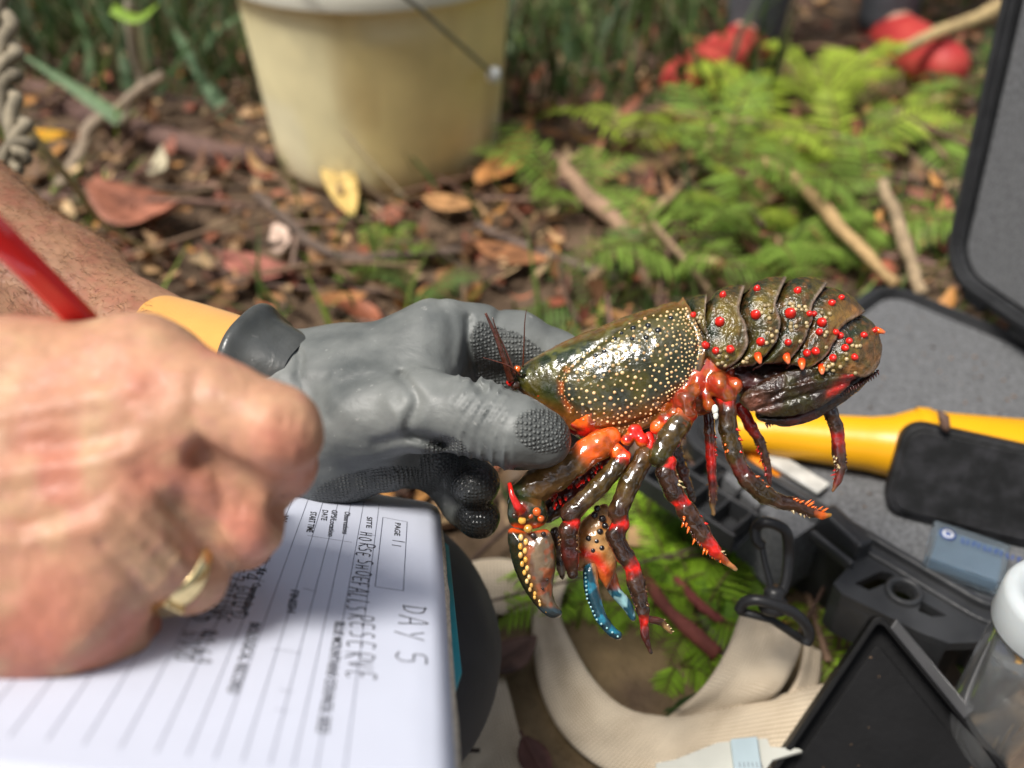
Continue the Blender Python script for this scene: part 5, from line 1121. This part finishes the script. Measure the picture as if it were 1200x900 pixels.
# tubercles on both flanks
def scatter(Pg, Ng, cand, dist, rr):
    ids = np.argwhere(cand); rng.shuffle(ids); out = []; pts = np.zeros((0, 3))
    for i, j in ids:
        p = Pg[i, j]
        if len(pts) == 0 or ((pts-p)**2).sum(1).min() > dist(i, j)**2:
            out.append((i, j)); pts = np.vstack([pts, p])
        if len(out) >= rr: break
    return out
rear = sstep(760, 815, X)
near = sstep(0, .3, th)[None, :] > .5
cand = insp & (g1 > 2) & (rim > 3) & (ath > rad(28)) & (ath < rad(138)) & (np.arange(len(Sx))[:, None] > 30)
flow = np.array([1., 0, 0])
for i, j in scatter(P, Nn, cand, lambda i, j: .0025-.0011*rear[i, j]-.0005*(ath[i, j] > rad(112))+.0004*math.sin(i*12.9+j*3.1), 1100):
    r = (.00068-.0002*rear[i, j]-.0001*(ath[i, j] > rad(112)))*rng.uniform(.65, 1.25)
    c = mix(CREAM, ORANGE*.9, np.array(rng.random()**2*.35+(.3 if ath[i, j] > rad(115) else 0)))
    mb.dome(P[i, j], Nn[i, j], r, r*1.05, 1, c*rng.uniform(.7, 1.15), n=7)
cand2 = ((np.abs(g1-1) < 3) | (np.abs(rim-5.0) < 2)) & (ath > rad(35)) & (ath < rad(140))
for i, j in scatter(P, Nn, cand2, lambda i, j: .0011, 260):
    r = .00033*rng.uniform(.8, 1.2); mb.dome(P[i, j], Nn[i, j], r, r, 1, mix(CREAM, ORANGE, np.array(.6*rng.random())), n=6)
# black bosses behind the groove
def nearest(Xg, Yg, x, y, mask):
    d = np.where(mask, (Xg-x)**2+(Yg-y)**2, 1e9); return np.unravel_index(np.argmin(d), d.shape)
nside = (th > 0)[None, :] & np.ones_like(X, bool)
for x, y, r in [(742,384,.0013),(760,381,.0013),(772,386,.0014),(757,396,.0012),(721,397,.0010),(709,411,.0010),(697,417,.0010),(729,390,.0009),(741,396,.001),(786,372,.0012),(681,420,.0008)]:
    for m in (nside, ~nside):
        i, j = nearest(X, Y, x, y, m); mb.dome(P[i, j], Nn[i, j], r, r*.8, 0, (.008, .012, .014), n=10)
cara = part(mb, 'carapace', [M_cara, M_spot], cray); 

# thorax underside
vx = Vox(W(590, 560, .33), W(860, 330, .43), .0008) if False else None
lo = np.minimum.reduce([W(x, y, d) for x in (590, 880) for y in (380, 560) for d in (.33, .41)])-.004
hi = np.maximum.reduce([W(x, y, d) for x in (590, 880) for y in (380, 560) for d in (.33, .41)])+.004
vx = Vox(lo, hi, .0009)
vx.cap(W(640, 460, .372), W(820, 435, .372), .0085, .0145, .004)
vx.cap(W(690, 482, .370), W(815, 450, .370), .0115, .0125, .004)
cox = [((818,448,.358), 10),((790,484,.355), 8),((832,474,.357), 7),((735,516,.356), 7),((812,458,.355), 9),((860,452,.358), 9),((702,522,.358), 13),((690,530,.357), 11),((745,506,.357), 8),((752,515,.356), 8),((770,500,.357), 9),((779,492,.357), 10),((803,470,.354), 13),((806,484,.353), 11),((842,452,.356), 14),((852,462,.355), 12),((826,462,.358), 8),((760,500,.386), 11),((800,480,.388), 11),((840,462,.388), 11)]
for (x, y, d), r in cox: vx.ell(W(x, y, d), [r*S0]*3, k=.0012)
vx.disp(lambda X: .0009*(vnoise(X, 500)-.5)+.0018*(vnoise(X, 230, 5)-.5))
V, F = vx.mesh(1); xx, yy, dd = pix(V); n = vnoise(V, 330, 8)
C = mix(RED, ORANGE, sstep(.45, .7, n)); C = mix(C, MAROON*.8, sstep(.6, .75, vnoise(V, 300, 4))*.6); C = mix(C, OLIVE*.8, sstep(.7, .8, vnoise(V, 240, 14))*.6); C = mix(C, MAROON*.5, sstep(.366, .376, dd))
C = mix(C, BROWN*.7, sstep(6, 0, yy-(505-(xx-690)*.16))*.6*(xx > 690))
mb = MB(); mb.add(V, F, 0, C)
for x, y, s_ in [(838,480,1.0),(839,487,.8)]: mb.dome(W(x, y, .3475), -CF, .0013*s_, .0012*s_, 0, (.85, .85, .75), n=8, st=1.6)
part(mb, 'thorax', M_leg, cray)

# abdomen
EB = [[(801,353),(814,374),(822,392),(824,412),(815,438)],
      [(829,346),(827,368),(830,388),(834,404),(836,420)],
      [(874,335),(867,362),(875,382),(877,404),(864,424),(846,434)],
      [(922,326),(910,356),(916,380),(908,404),(894,420),(882,430)],
      [(970,332),(953,357),(952,377),(939,405),(921,428)],
      [(1014,366),(986,384),(978,404),(957,427),(942,434)],
      [(1033,410),(1029,428),(1014,442),(990,440),(960,436)]]
FB = [EB[0], [(829,347),(824,370),(820,392),(824,414),(836,430)]]+[None]*4
WD = [42, 45, 48, 49, 48, 44, 34]
TA = rad(128); nth = 40; th2 = np.linspace(-TA, TA, 2*nth+1); q2 = (1-np.cos(th2))/(1-math.cos(TA))
def boundary(pl):
    p = smooth_poly(pl, 10); s = np.r_[0, np.cumsum(np.hypot(*np.diff(p, axis=0).T))]; s /= s[-1]
    return np.stack([np.interp(q2, s, p[:, 0]), np.interp(q2, s, p[:, 1])], -1)
REDS = [(810,372,4.5),(843,377,6),(885,368,6),(926,366,7),(962,379,6),(827,405,4),(839,411,4.5),(855,409,5),(892,400,5),(924,402,5),(946,413,4),(956,410,4.5),(959,390,4),(951,369,4),(935,341,5),(888,339,5),(847,347,5),(976,419,4.5),(990,409,5),(1002,417,3.5),(994,400,3.5),(1012,393,4),(1024,388,3),(982,391,4),(974,355,3.5),(985,350,3)]
CONES = [(888,417,4.5),(921,418,4.5),(939,424,4.5),(963,430,4),(1029,385,3)]
piv = np.array([932., 470.])
for k in range(6):
    A = boundary(FB[k] if k < 2 and FB[k] else EB[k]); B = boundary(EB[k+1]); ns = 34
    s = np.linspace(-.14 if k else 0, 1, ns)[:, None, None]
    Q = A*(1-s)+B*s; out = Q-piv; out /= np.linalg.norm(out, axis=-1, keepdims=True)
    sc_ = s[..., 0]
    bump = 5.5*np.sin(np.pi*np.clip(sc_, 0, 1)**1.2)*.9-4.5*np.clip(1-sc_*2.6, 0, 2)**2+.8*np.exp(-((sc_-.93)/.06)**2)+1.0*(sc_-.5)
    if k == 0: bump = bump*.5
    w = WD[k]*(1-sc_)+WD[k+1]*sc_
    Q = Q+out*(bump*np.abs(np.cos(th2))[None, :])[..., None]
    Dp = D0-(w+bump)*S0*np.sin(th2)[None, :]
    Pk = Wn(Q[..., 0], Q[..., 1], Dp); Nk = gnormals(Pk)
    if (Nk*(Pk-Pk.mean(1, keepdims=True))).sum() < 0: Nk = -Nk
    ath = np.abs(th2)[None, :]*np.ones_like(sc_)
    Pk = Pk+Nk*(.0006*(vnoise(Pk, 300, k)-.5)+.0004*(vnoise(Pk, 800, k)-.5)-.0007*np.exp(-((ath-rad(82))/.10)**2))[..., None]
    n1 = vnoise(Pk, 170, 7); n2 = vnoise(Pk, 500, 9)
    C = mix(OLIVE*.95, DKGREEN, sstep(.35, .65, n1)); C = mix(C, BROWN*1.2, sstep(.45, .8, n2)*(.35+.12*k)); C = mix(C, np.array([.17, .125, .014]), sstep(.40, .75, vnoise(Pk, 120, 21+k))*.75*sstep(rad(15), rad(55), ath)*sstep(.2, .5, sc_))
    C = mix(C, DKBROWN*.5, sstep(.25, -.05, sc_)*.8); C = mix(C, np.array([.33, .25, .20]), np.exp(-((sc_-.965)/.035)**2)*.75)  # crease shade painted into the front strip; pale band along the rear lip
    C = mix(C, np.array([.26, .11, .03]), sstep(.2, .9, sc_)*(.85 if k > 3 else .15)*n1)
    C = mix(C, MAROON, sstep(rad(122), rad(128), ath))
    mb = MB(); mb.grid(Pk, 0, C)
    for x, y, r in [(a_-.0, b_-.0, c_*rng.uniform(.6, .95)) for a_, b_, c_ in REDS]:
        for side in (1, -1):
            m = (np.sign(th2) == side)[None, :] & np.ones_like(Q[..., 0], bool) & (sc_ > .05) & (sc_ < .93)
            i, j = nearest(Q[..., 0], Q[..., 1], x, y, m)
            if math.hypot(Q[i, j, 0]-x, Q[i, j, 1]-y) < 5: bk_ = norm(Pk[min(i+1, ns-1), j]-Pk[i-1, j]); mb.tube([Pk[i, j]-Nk[i, j]*.0006, Pk[i, j]+Nk[i, j]*r*S0*.22, Pk[i, j]+Nk[i, j]*r*S0*.62+bk_*r*S0*.2, Pk[i, j]+Nk[i, j]*r*S0*.95+bk_*r*S0*.5], [r*S0*.82, r*S0*.70, r*S0*.46, r*S0*.10], 10, 1, np.array([RED*.5, RED*.9, RED, RED*.9+.02])*rng.uniform(.75, 1.1))
    for x, y, r in CONES:
        for side in (1, -1):
            m = (np.sign(th2) == side)[None, :] & np.ones_like(Q[..., 0], bool) & (sc_ > .02)
            i, j = nearest(Q[..., 0], Q[..., 1], x, y, m)
            if math.hypot(Q[i, j, 0]-x, Q[i, j, 1]-y) < 5:
                mb.cone(Pk[i, j]-Nk[i, j]*.0005, Pk[i, j]+norm(Nk[i, j]*1.0-CU*.9*(1 if True else 0))*.0030, r*S0*.72, 8, 1, [RED, ORANGE, ORANGE*.8+.1])
    cand = (sc_ > .3) & (sc_ < .93) & (ath > rad(55)) & (ath < rad(120)) & (vnoise(Pk, 200, 30+k) > .63)
    for i, j in scatter(Pk, Nk, cand, lambda i, j: .0013, 26): mb.dome(Pk[i, j], Nk[i, j], .0003, .00028, 1, CREAM*rng.uniform(.3, .7), n=6)
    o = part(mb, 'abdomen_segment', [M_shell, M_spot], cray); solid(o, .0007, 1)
# muscle inside the abdomen
lo = np.minimum.reduce([W(x, y, d) for x in (780, 1045) for y in (330, 520) for d in (.35, .40)])-.004
hi = np.maximum.reduce([W(x, y, d) for x in (780, 1045) for y in (330, 520) for d in (.35, .40)])+.004
vx = Vox(lo, hi, .001); pts = [W(800, 408, D0), W(840, 392, D0), W(885, 388, D0), W(930, 392, D0), W(965, 405, D0), W(985, 425, D0)]
vx.chain(pts, [.0120, .0122, .0125, .0125, .0108, .0065], .003)
for x, y in []:
    vx.cap(W(x, y, .357), W(x+6, y+14, .357), .0022, .0012, .001)
vx.disp(lambda X: .001*(vnoise(X, 300)-.5))
V, F = vx.mesh(1); mb = MB(); mb.add(V, F, 0, mix(DKBROWN*.6, MAROON*.8, sstep(.4, .6, vnoise(V, 200))))
part(mb, 'belly', M_smooth, cray)
vx = None
# tail fan folded underneath
def slabpart(name, poly, depth, H, R, colf, m=M_smooth, tilt=(0, 0), bend=0, res=.0006, smooth=True, dsp=.0004, parent=None, extra=None):
    poly = smooth_poly(poly, 5, True) if smooth else np.asarray(poly, float)
    dd = [depth-.012, depth+.012]
    c = [W(x, y, d) for x in (poly[:, 0].min()-6, poly[:, 0].max()+6) for y in (poly[:, 1].min()-6, poly[:, 1].max()+6) for d in dd]
    v = Vox(np.min(c, 0), np.max(c, 0), res); v.slab(poly, depth, H, R, tilt, bend=bend)
    if extra: extra(v)
    if dsp: v.disp(lambda X: dsp*(vnoise(X, 500)-.5)+dsp*(vnoise(X, 220, 3)-.5))
    V, F = v.mesh(1); x, y, d = pix(V); b = MB(); b.add(V, F, 0, colf(V, x, y, d))
    return b
def tailcol(V, x, y, d):
    n = vnoise(V, 160, 5); C = mix(OLIVE*.55, DKBROWN*.9, sstep(.3, .6, n))
    C = mix(C, np.array([.22, .08, .05]), np.exp(-(((x-885)/16)**2+((y-475)/12)**2)))
    C = mix(C, RED*.7, np.exp(-(pldist([(1004,432),(992,446),(975,462)], x, y)/6)**2)*.8)
    return mix(C, DKBROWN*.4, sstep(.5, .7, vnoise(V, 420, 1))*.5)
b = slabpart('x', [(1006,436),(996,452),(968,474),(930,488),(890,486),(868,472),(872,460),(905,440),(950,430),(985,432)], .361, .0040, .007, tailcol, tilt=(.1, .1), bend=2.0, dsp=.0007, extra=lambda v: v.disp(lambda X: (lambda p: .0011*np.exp(-(pldist([(1000,446),(950,462),(885,480)], p[0], p[1])/3)**2)-.0009*np.exp(-(pldist([(1004,440),(955,448),(878,464)], p[0], p[1])/3)**2)+.0008*np.exp(-(pldist([(965,436),(925,452),(900,470)], p[0], p[1])/2.5)**2))(pix(X))))
part(b, 'uropod', M_shell, cray)
b = slabpart('x', [(1024,438),(1012,452),(985,474),(955,492),(925,500),(898,496),(888,488),(935,482),(970,460),(1000,438),(1030,418)], .3675, .0035, .005, lambda V, x, y, d: mix(DKBROWN*.5, MAROON*.7, sstep(.5, .8, vnoise(V, 150))), tilt=(.1, 0))
for i in range(46):
    t = i/45; x = 1028-130*t; y = 434+62*t**.85
    b.cone(W(x, y, .366), W(x+2, y+5+2*rng.random(), .365), .0007, 5, 0, [DKBROWN, MAROON, BROWN*.5])
part(b, 'telson', M_shell, cray)
b = slabpart('x', [(842,420),(880,424),(940,424),(1000,420),(1012,440),(975,462),(930,474),(890,476),(868,466),(850,445)], .3705, .0085, .010, lambda V, x, y, d: mix(DKBROWN*.35, MAROON*.5, sstep(.4, .7, vnoise(V, 260))), dsp=.001)
part(b, 'tail_muscle', M_smooth, cray)
b = slabpart('x', [(1015,442),(990,470),(950,488),(910,496),(885,488),(900,450),(950,435)], .384, .0030, .006, lambda V, x, y, d: mix(DKBROWN*.7, OLIVE*.5, sstep(.3, .8, vnoise(V, 150))), tilt=(-.1, 0))
part(b, 'uropod', M_shell, cray)

# limbs
def limb(name, nodes, spines=(), res=.0005, k=.0007, kn=True):
    # nodes: px, py, depth, radius px, colour
    pts = [W(n[0], n[1], n[2]) for n in nodes]; rs = [n[3]*n[2]/FPX*(.74 if n[4] is R2 else .83) for n in nodes]
    v = Vox(np.min(pts, 0)-max(rs)-.004, np.max(pts, 0)+max(rs)+.004, res)
    v.chain(pts, rs, k)
    v.disp(lambda X: .0006*(vnoise(X, 700)-.5)+.0003*(vnoise(X, 300, 3)-.5))
    V, F = v.mesh(1)
    best = np.full(len(V), 1e9); C = np.zeros((len(V), 3))
    for i in range(len(pts)-1):
        a, b_ = pts[i], pts[i+1]; e = b_-a; t = np.clip(((V-a)@e)/(e@e+1e-12), 0, 1)
        d = np.linalg.norm(V-a-t[:, None]*e, axis=1)-(rs[i]+(rs[i+1]-rs[i])*t); m = d < best
        tw = np.clip(t+.9*(vnoise(V, 450, 11)-.5), 0, 1); tw = tw**2.4 if nodes[i+1][4] is R2 else tw; tw = 1-(1-tw)**2.4 if nodes[i][4] is R2 else tw
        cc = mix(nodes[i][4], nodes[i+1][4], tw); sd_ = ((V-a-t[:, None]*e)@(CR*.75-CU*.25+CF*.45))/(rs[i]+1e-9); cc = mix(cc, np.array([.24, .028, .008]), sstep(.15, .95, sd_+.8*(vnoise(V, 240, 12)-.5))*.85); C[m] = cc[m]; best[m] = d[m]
    n = vnoise(V, 380, 6); C = mix(C, C*.35, sstep(.55, .75, n)*.7); C = mix(C, C*1.5+.01, sstep(.45, .2, n)*.5)
    b = MB(); b.add(V, F, 0, C)
    for i, side, cnt, ln, colr in spines:
        a, e_ = pts[i], pts[i+1]; dirv = norm(e_-a); sidev = norm(np.cross(dirv, CF))*side
        for q_ in range(cnt):
            if rng.random() < .25: continue
            t = (q_+.5+rng.uniform(-.6, .6))/cnt; base = a+(e_-a)*t; rr = rs[i]+(rs[i+1]-rs[i])*t
            off = norm(sidev*rng.uniform(.6, 1)-CF*rng.uniform(-.1, .9)); base = base+off*rr*.85
            b.cone(base, base+norm(off+dirv*.55)*ln*rng.uniform(.4, 1.15), rr*.15+.0002, 6, 0, [np.asarray(colr)*.8, colr, np.asarray(colr)*1.1])
        if True:   # small bristles
            for q_ in range(cnt*3):
                t = rng.random(); base = a+(e_-a)*t; rr = rs[i]+(rs[i+1]-rs[i])*t
                off = norm(sidev-CF*rng.uniform(-.8, .9)); base = base+off*rr*.9
                b.cone(base, base+norm(off+dirv)*ln*rng.uniform(.3, .8), .00022, 4, 0, [DKBROWN, MAROON*1.5, TAN])
    return part(b, name, [M_leg], cray)
O2 = OLIVE*.45+BROWN*.30; R2 = RED; RO = ORANGE*.8+RED*.3
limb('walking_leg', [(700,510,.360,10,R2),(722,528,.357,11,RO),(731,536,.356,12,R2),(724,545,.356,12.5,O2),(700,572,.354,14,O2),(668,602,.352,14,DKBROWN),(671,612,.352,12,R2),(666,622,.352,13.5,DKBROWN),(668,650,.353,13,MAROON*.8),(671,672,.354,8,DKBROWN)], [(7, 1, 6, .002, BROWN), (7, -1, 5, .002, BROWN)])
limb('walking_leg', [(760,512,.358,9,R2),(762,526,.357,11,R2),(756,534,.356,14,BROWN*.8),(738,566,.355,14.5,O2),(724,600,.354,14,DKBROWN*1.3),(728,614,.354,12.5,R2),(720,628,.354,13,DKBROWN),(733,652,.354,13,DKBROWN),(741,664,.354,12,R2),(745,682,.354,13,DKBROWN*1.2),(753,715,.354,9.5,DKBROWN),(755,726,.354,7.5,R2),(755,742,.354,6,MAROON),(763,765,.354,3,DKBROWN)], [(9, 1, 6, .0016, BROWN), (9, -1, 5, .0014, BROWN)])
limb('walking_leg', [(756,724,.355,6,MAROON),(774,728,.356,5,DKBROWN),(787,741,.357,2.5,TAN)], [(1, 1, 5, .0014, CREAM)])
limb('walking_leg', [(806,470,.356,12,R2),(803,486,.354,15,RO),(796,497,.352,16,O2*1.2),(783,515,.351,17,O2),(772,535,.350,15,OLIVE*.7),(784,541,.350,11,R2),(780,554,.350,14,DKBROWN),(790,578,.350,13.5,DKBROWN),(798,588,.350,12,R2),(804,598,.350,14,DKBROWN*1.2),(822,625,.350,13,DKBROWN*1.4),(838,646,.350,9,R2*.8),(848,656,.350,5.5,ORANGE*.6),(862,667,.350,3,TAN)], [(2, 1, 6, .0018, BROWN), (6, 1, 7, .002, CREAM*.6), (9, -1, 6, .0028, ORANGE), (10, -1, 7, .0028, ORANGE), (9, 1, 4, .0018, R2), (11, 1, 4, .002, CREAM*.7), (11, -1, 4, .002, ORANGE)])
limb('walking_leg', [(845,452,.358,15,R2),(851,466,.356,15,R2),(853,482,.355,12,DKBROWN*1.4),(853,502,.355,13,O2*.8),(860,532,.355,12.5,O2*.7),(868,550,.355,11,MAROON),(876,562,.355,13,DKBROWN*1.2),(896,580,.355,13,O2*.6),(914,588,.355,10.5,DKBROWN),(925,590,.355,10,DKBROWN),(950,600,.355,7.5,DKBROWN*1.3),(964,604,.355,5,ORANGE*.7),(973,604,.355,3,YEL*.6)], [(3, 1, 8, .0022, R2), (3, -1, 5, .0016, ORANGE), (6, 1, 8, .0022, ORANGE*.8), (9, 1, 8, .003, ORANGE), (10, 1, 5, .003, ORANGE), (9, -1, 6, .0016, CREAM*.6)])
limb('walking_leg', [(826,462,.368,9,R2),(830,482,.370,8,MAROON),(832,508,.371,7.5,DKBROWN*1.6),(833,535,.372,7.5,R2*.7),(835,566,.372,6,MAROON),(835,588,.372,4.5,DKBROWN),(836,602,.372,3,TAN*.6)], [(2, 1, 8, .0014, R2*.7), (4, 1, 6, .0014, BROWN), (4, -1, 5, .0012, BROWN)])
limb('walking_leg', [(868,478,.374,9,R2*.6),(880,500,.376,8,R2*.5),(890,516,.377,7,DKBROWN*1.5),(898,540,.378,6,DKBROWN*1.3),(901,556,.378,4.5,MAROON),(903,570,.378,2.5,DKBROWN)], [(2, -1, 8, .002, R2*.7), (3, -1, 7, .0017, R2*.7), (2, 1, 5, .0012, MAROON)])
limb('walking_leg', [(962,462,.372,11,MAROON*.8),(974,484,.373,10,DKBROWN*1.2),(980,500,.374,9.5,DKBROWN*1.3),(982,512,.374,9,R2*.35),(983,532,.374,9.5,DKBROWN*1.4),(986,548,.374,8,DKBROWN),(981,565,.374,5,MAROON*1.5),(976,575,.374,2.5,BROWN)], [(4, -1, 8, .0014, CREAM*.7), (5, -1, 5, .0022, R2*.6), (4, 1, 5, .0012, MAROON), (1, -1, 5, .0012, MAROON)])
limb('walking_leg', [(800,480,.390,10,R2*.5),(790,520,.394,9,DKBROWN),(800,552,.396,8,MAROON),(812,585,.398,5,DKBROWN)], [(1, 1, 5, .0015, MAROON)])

# large claws (near and far)
def arm(b, nodes, res=.0006):
    pts = [W(n[0], n[1], n[2]) for n in nodes]; rs = [n[3]*n[2]/FPX for n in nodes]
    v = Vox(np.min(pts, 0)-max(rs)-.004, np.max(pts, 0)+max(rs)+.004, res); v.chain(pts, rs, .002)
    v.disp(lambda X: .0006*(vnoise(X, 420)-.5)+.0004*(vnoise(X, 900)-.5)); V, F = v.mesh(1)
    best = np.full(len(V), 1e9); C = np.zeros((len(V), 3))
    for i in range(len(pts)-1):
        a, b_ = pts[i], pts[i+1]; e = b_-a; t = np.clip(((V-a)@e)/(e@e+1e-12), 0, 1)
        d = np.linalg.norm(V-a-t[:, None]*e, axis=1)-rs[i]; m = d < best; cc = mix(nodes[i][4], nodes[i+1][4], t); C[m] = cc[m]; best[m] = d[m]
    n = vnoise(V, 330, 6); C = mix(C, C*.4, sstep(.55, .8, n)*.6); b.add(V, F, 0, C)
tanm = np.array([.17, .085, .022])
b = MB(); arm(b, [(716,512,.358,12,RO),(702,522,.357,16,ORANGE*.9),(688,530,.356,16,RO),(676,541,.356,15.5,tanm*1.2),(650,557,.355,18,tanm*1.1),(628,570,.355,19,tanm*.9),(612,580,.355,15,DKGREEN*2),(604,588,.355,10,DKGREEN)])
cl = part(b, 'claw_arm', M_leg, cray)
def wristcol(V, x, y, d):
    C = mix(DKGREEN*1.2, BROWN*.9, sstep(.45, .6, vnoise(V, 300))*sstep(612, 630, x)); C = mix(C, RO, np.exp(-((y-617+.05*(x-620))/3.0)**2)); return mix(C, RED, np.exp(-(((x-611)/5)**2+((y-598)/6)**2)))
b = slabpart('x', [(596,588),(606,578),(630,582),(642,594),(641,612),(625,620),(602,618),(595,606)], .353, .0075, .008, wristcol, res=.0005)
for x, y, r, c in [(612,610,4.5,YEL),(629,600,5,ORANGE*.7),(634,608,4,ORANGE*.6),(603,604,3,DKBROWN),(622,605,3,ORANGE*.5),(619,620,5,YEL*.8)]: b.dome(W(x, y, .3462), -CF, r*S0, r*S0*.8, 0, c, n=10)
b.tube(smooth_poly([W(597,566,.345), W(600,580,.3435), W(606,592,.3435), W(612,600,.345)], 4), [.0009]*4*1+[.0011]*9, 8, 0, RED*.9) if False else b.tube([W(597,566,.346), W(600,580,.3445), W(606,592,.3445), W(612,600,.3455)], [.0008, .0011, .0016, .0020], 8, 0, [RED*.9]*4)
part(b, 'claw_wrist', M_smooth, cray)
CLAW = [(596,620),(620,623),(641,620),(649,634),(652,660),(648,684),(650,704),(659,718),(654,724),(640,722),(622,703),(608,680),(598,652)]
def clawcol(V, x, y, d):
    pale = np.array([.21, .145, .085]); ridge = pldist([(613,622),(615,650),(620,675),(628,698),(640,714)], x, y)
    left = x < np.interp(y, [620, 650, 680, 700, 720], [613, 614, 621, 630, 648])
    n = vnoise(V, 160, 4); C = mix(pale, np.array([.13, .07, .045]), sstep(.35, .6, n)); C = mix(C, MAROON, np.exp(-(pldist([(646,670),(636,685),(642,700)], x, y)/4)**2)*.7*sstep(.3, .6, vnoise(V, 600)))
    C = mix(C, ORANGE*.45, sstep(.58, .75, vnoise(V, 420, 31))*.6); C = mix(C, DKGREEN*.8, np.where(left, 1., 0.)*.95); C = mix(C, BROWN*.9, np.exp(-(ridge/4)**2)*.8)
    C = mix(C, DKGREEN, np.exp(-(pldist([(651,640),(652,665)], x, y)/2.5)**2)); C = mix(C, np.array([.03, .06, .075]), sstep(708, 715, y)); C = mix(C, RO*.9, sstep(626, 621, y)*.85)
    return C
b = slabpart('x', CLAW, .352, .0066, .009, clawcol, res=.0005)
ridge = smooth_poly([(613,630),(612,650),(616,670),(622,690),(632,706),(641,716)], 5)
sa = np.r_[0, np.cumsum(np.hypot(*np.diff(ridge, axis=0).T))]
for i in range(19):
    s = sa[-1]*i/18; x = np.interp(s, sa, ridge[:, 0])+(4 if i % 2 else -2.5)*(1-i/26); y = np.interp(s, sa, ridge[:, 1])
    r = 3.6-1.7*i/18; b.dome(W(x, y, .3459+.0030*(i/18)**2.5), -CF, r*S0*.8, r*S0*.8, 0, mix(YEL, CREAM, np.array(rng.random()*.7)), n=9, st=1.45)
for x, y, r in [(632,655,2.6),(625,628,3.5),(637,626,3),(636,690,1.6),(641,680,1.4)]: b.dome(W(x, y, .3459), -CF, r*S0, r*S0*.5, 0, DKBROWN*.6, n=9)
part(b, 'claw', M_smooth, cray)
b = slabpart('x', [(644,622),(655,618),(660,640),(664,662),(660,680),(652,668),(648,645)], .366, .0035, .005, lambda V, x, y, d: mix(np.array([.30, .22, .16]), DKBROWN, sstep(.45, .65, vnoise(V, 350))), res=.0006)
part(b, 'claw_finger', M_smooth, cray)
# far claw: spiny maroon arm, orange palm, blue fingers
b = MB(); arm(b, [(735,505,.378,14,R2*.5),(700,550,.374,17,MAROON*1.4),(665,580,.370,17,MAROON*1.3),(642,600,.368,13,DKBROWN)])
for i in range(26):
    t = rng.random(); x = 700-50*t+rng.uniform(-10, 10); y = 550+40*t+rng.uniform(-10, 10); p0 = W(x, y, .358); b.cone(p0+CF*.003, p0+(-CF*.0016-CU*.0012), .0011, 6, 0, [MAROON, RED, RED*.9])
part(b, 'claw_arm', M_leg, cray)
PALM2 = [(694,600),(710,590),(722,612),(724,645),(722,668),(712,690),(704,682),(692,668),(676,668),(668,640),(678,615)]
def palmcol(V, x, y, d):
    C = mix(np.array([.42, .16, .035]), np.array([.50, .27, .10]), sstep(.35, .65, vnoise(V, 330))); C = mix(C, RED*.85, np.exp(-(pldist([(684,648),(698,655),(712,672)], x, y)/7)**2)*.95); return mix(C, ORANGE*.7, sstep(655, 680, y)*.7)
b = slabpart('x', PALM2, .367, .0072, .009, palmcol, res=.0006)
for x, y, r in [(703,623,4),(690,631,3.5),(699,634,3.6),(705,642,3.4),(697,604,4),(706,608,4.2),(709,616,3.8),(700,596,4),(695,645,3)]: b.dome(W(x, y, .3602), -CF, r*S0, r*S0*.9, 0, (.012, .009, .01), n=10)
part(b, 'claw', M_smooth, cray)
b = slabpart('x', [(684,664),(698,660),(702,684),(708,712),(718,732),(729,742),(727,750),(716,747),(700,730),(688,704),(683,682)], .3625, .0042, .0055, lambda V, x, y, d: mix(mix(np.array([.008,.05,.075]), BLUE*1.6, sstep(.4, .62, vnoise(V, 420))), np.array([.45, .22, .08]), np.clip(sstep(1.5, 5.5, x-np.interp(y, [660, 690, 720, 745], [689, 697, 708, 730]))*sstep(735, 700, y), 0, 1)), res=.0005)
for i in range(16):
    t = i/15; b.dome(W(np.interp(t, [0, .4, .75, 1], [686, 688, 700, 724]), 672+74*t, .3590), -CF, .0005, .0005, 0, PALEBL, n=7)
part(b, 'claw_finger', M_smooth, cray)
b = slabpart('x', [(706,676),(720,668),(728,690),(738,702),(745,722),(741,728),(728,712),(714,696)], .372, .0035, .005, lambda V, x, y, d: mix(mix(BLUE*.7, PALEBL*1.2, sstep(.5, .62, vnoise(V, 500))), ORANGE*.7, sstep(694, 684, y)), res=.0005)
part(b, 'claw_finger', M_smooth, cray)
# eye, face, antennae
b = MB()
for x, y, r, c in [(606,433,5,ORANGE),(598,448,5,RED),(602,441,4,DKBROWN),(612,437,5,DKGREEN),(596,440,3.5,MAROON),(604,452,6,DKBROWN)]:
    b.lathe([(1e-4, -r*S0), (r*S0*.7, -r*S0*.7), (r*S0, 0), (r*S0*.7, r*S0*.7), (1e-4, r*S0)], W(x, y, .366), 12, 0, c)
part(b, 'face', M_smooth, cray)
for pl, r0 in [([(599,446,.364),(592,425,.360),(582,396,.356),(569,367,.352)], .0016), ([(613,430,.366),(614,405,.362),(615,378,.358),(617,362,.356)], .0004), ([(604,440,.363),(594,414,.360),(583,390,.358),(577,372,.357)], .0006), ([(610,440,.362),(598,430,.358),(583,424,.356),(566,419,.355)], .0005)]:
    b = MB(); p = smooth_poly([W(*q_) for q_ in pl], 8); b.tube(p, np.linspace(r0, r0*.3, len(p)), 8, 0, DKBROWN*1.5+RED*.05); part(b, 'antenna', M_smooth, cray)
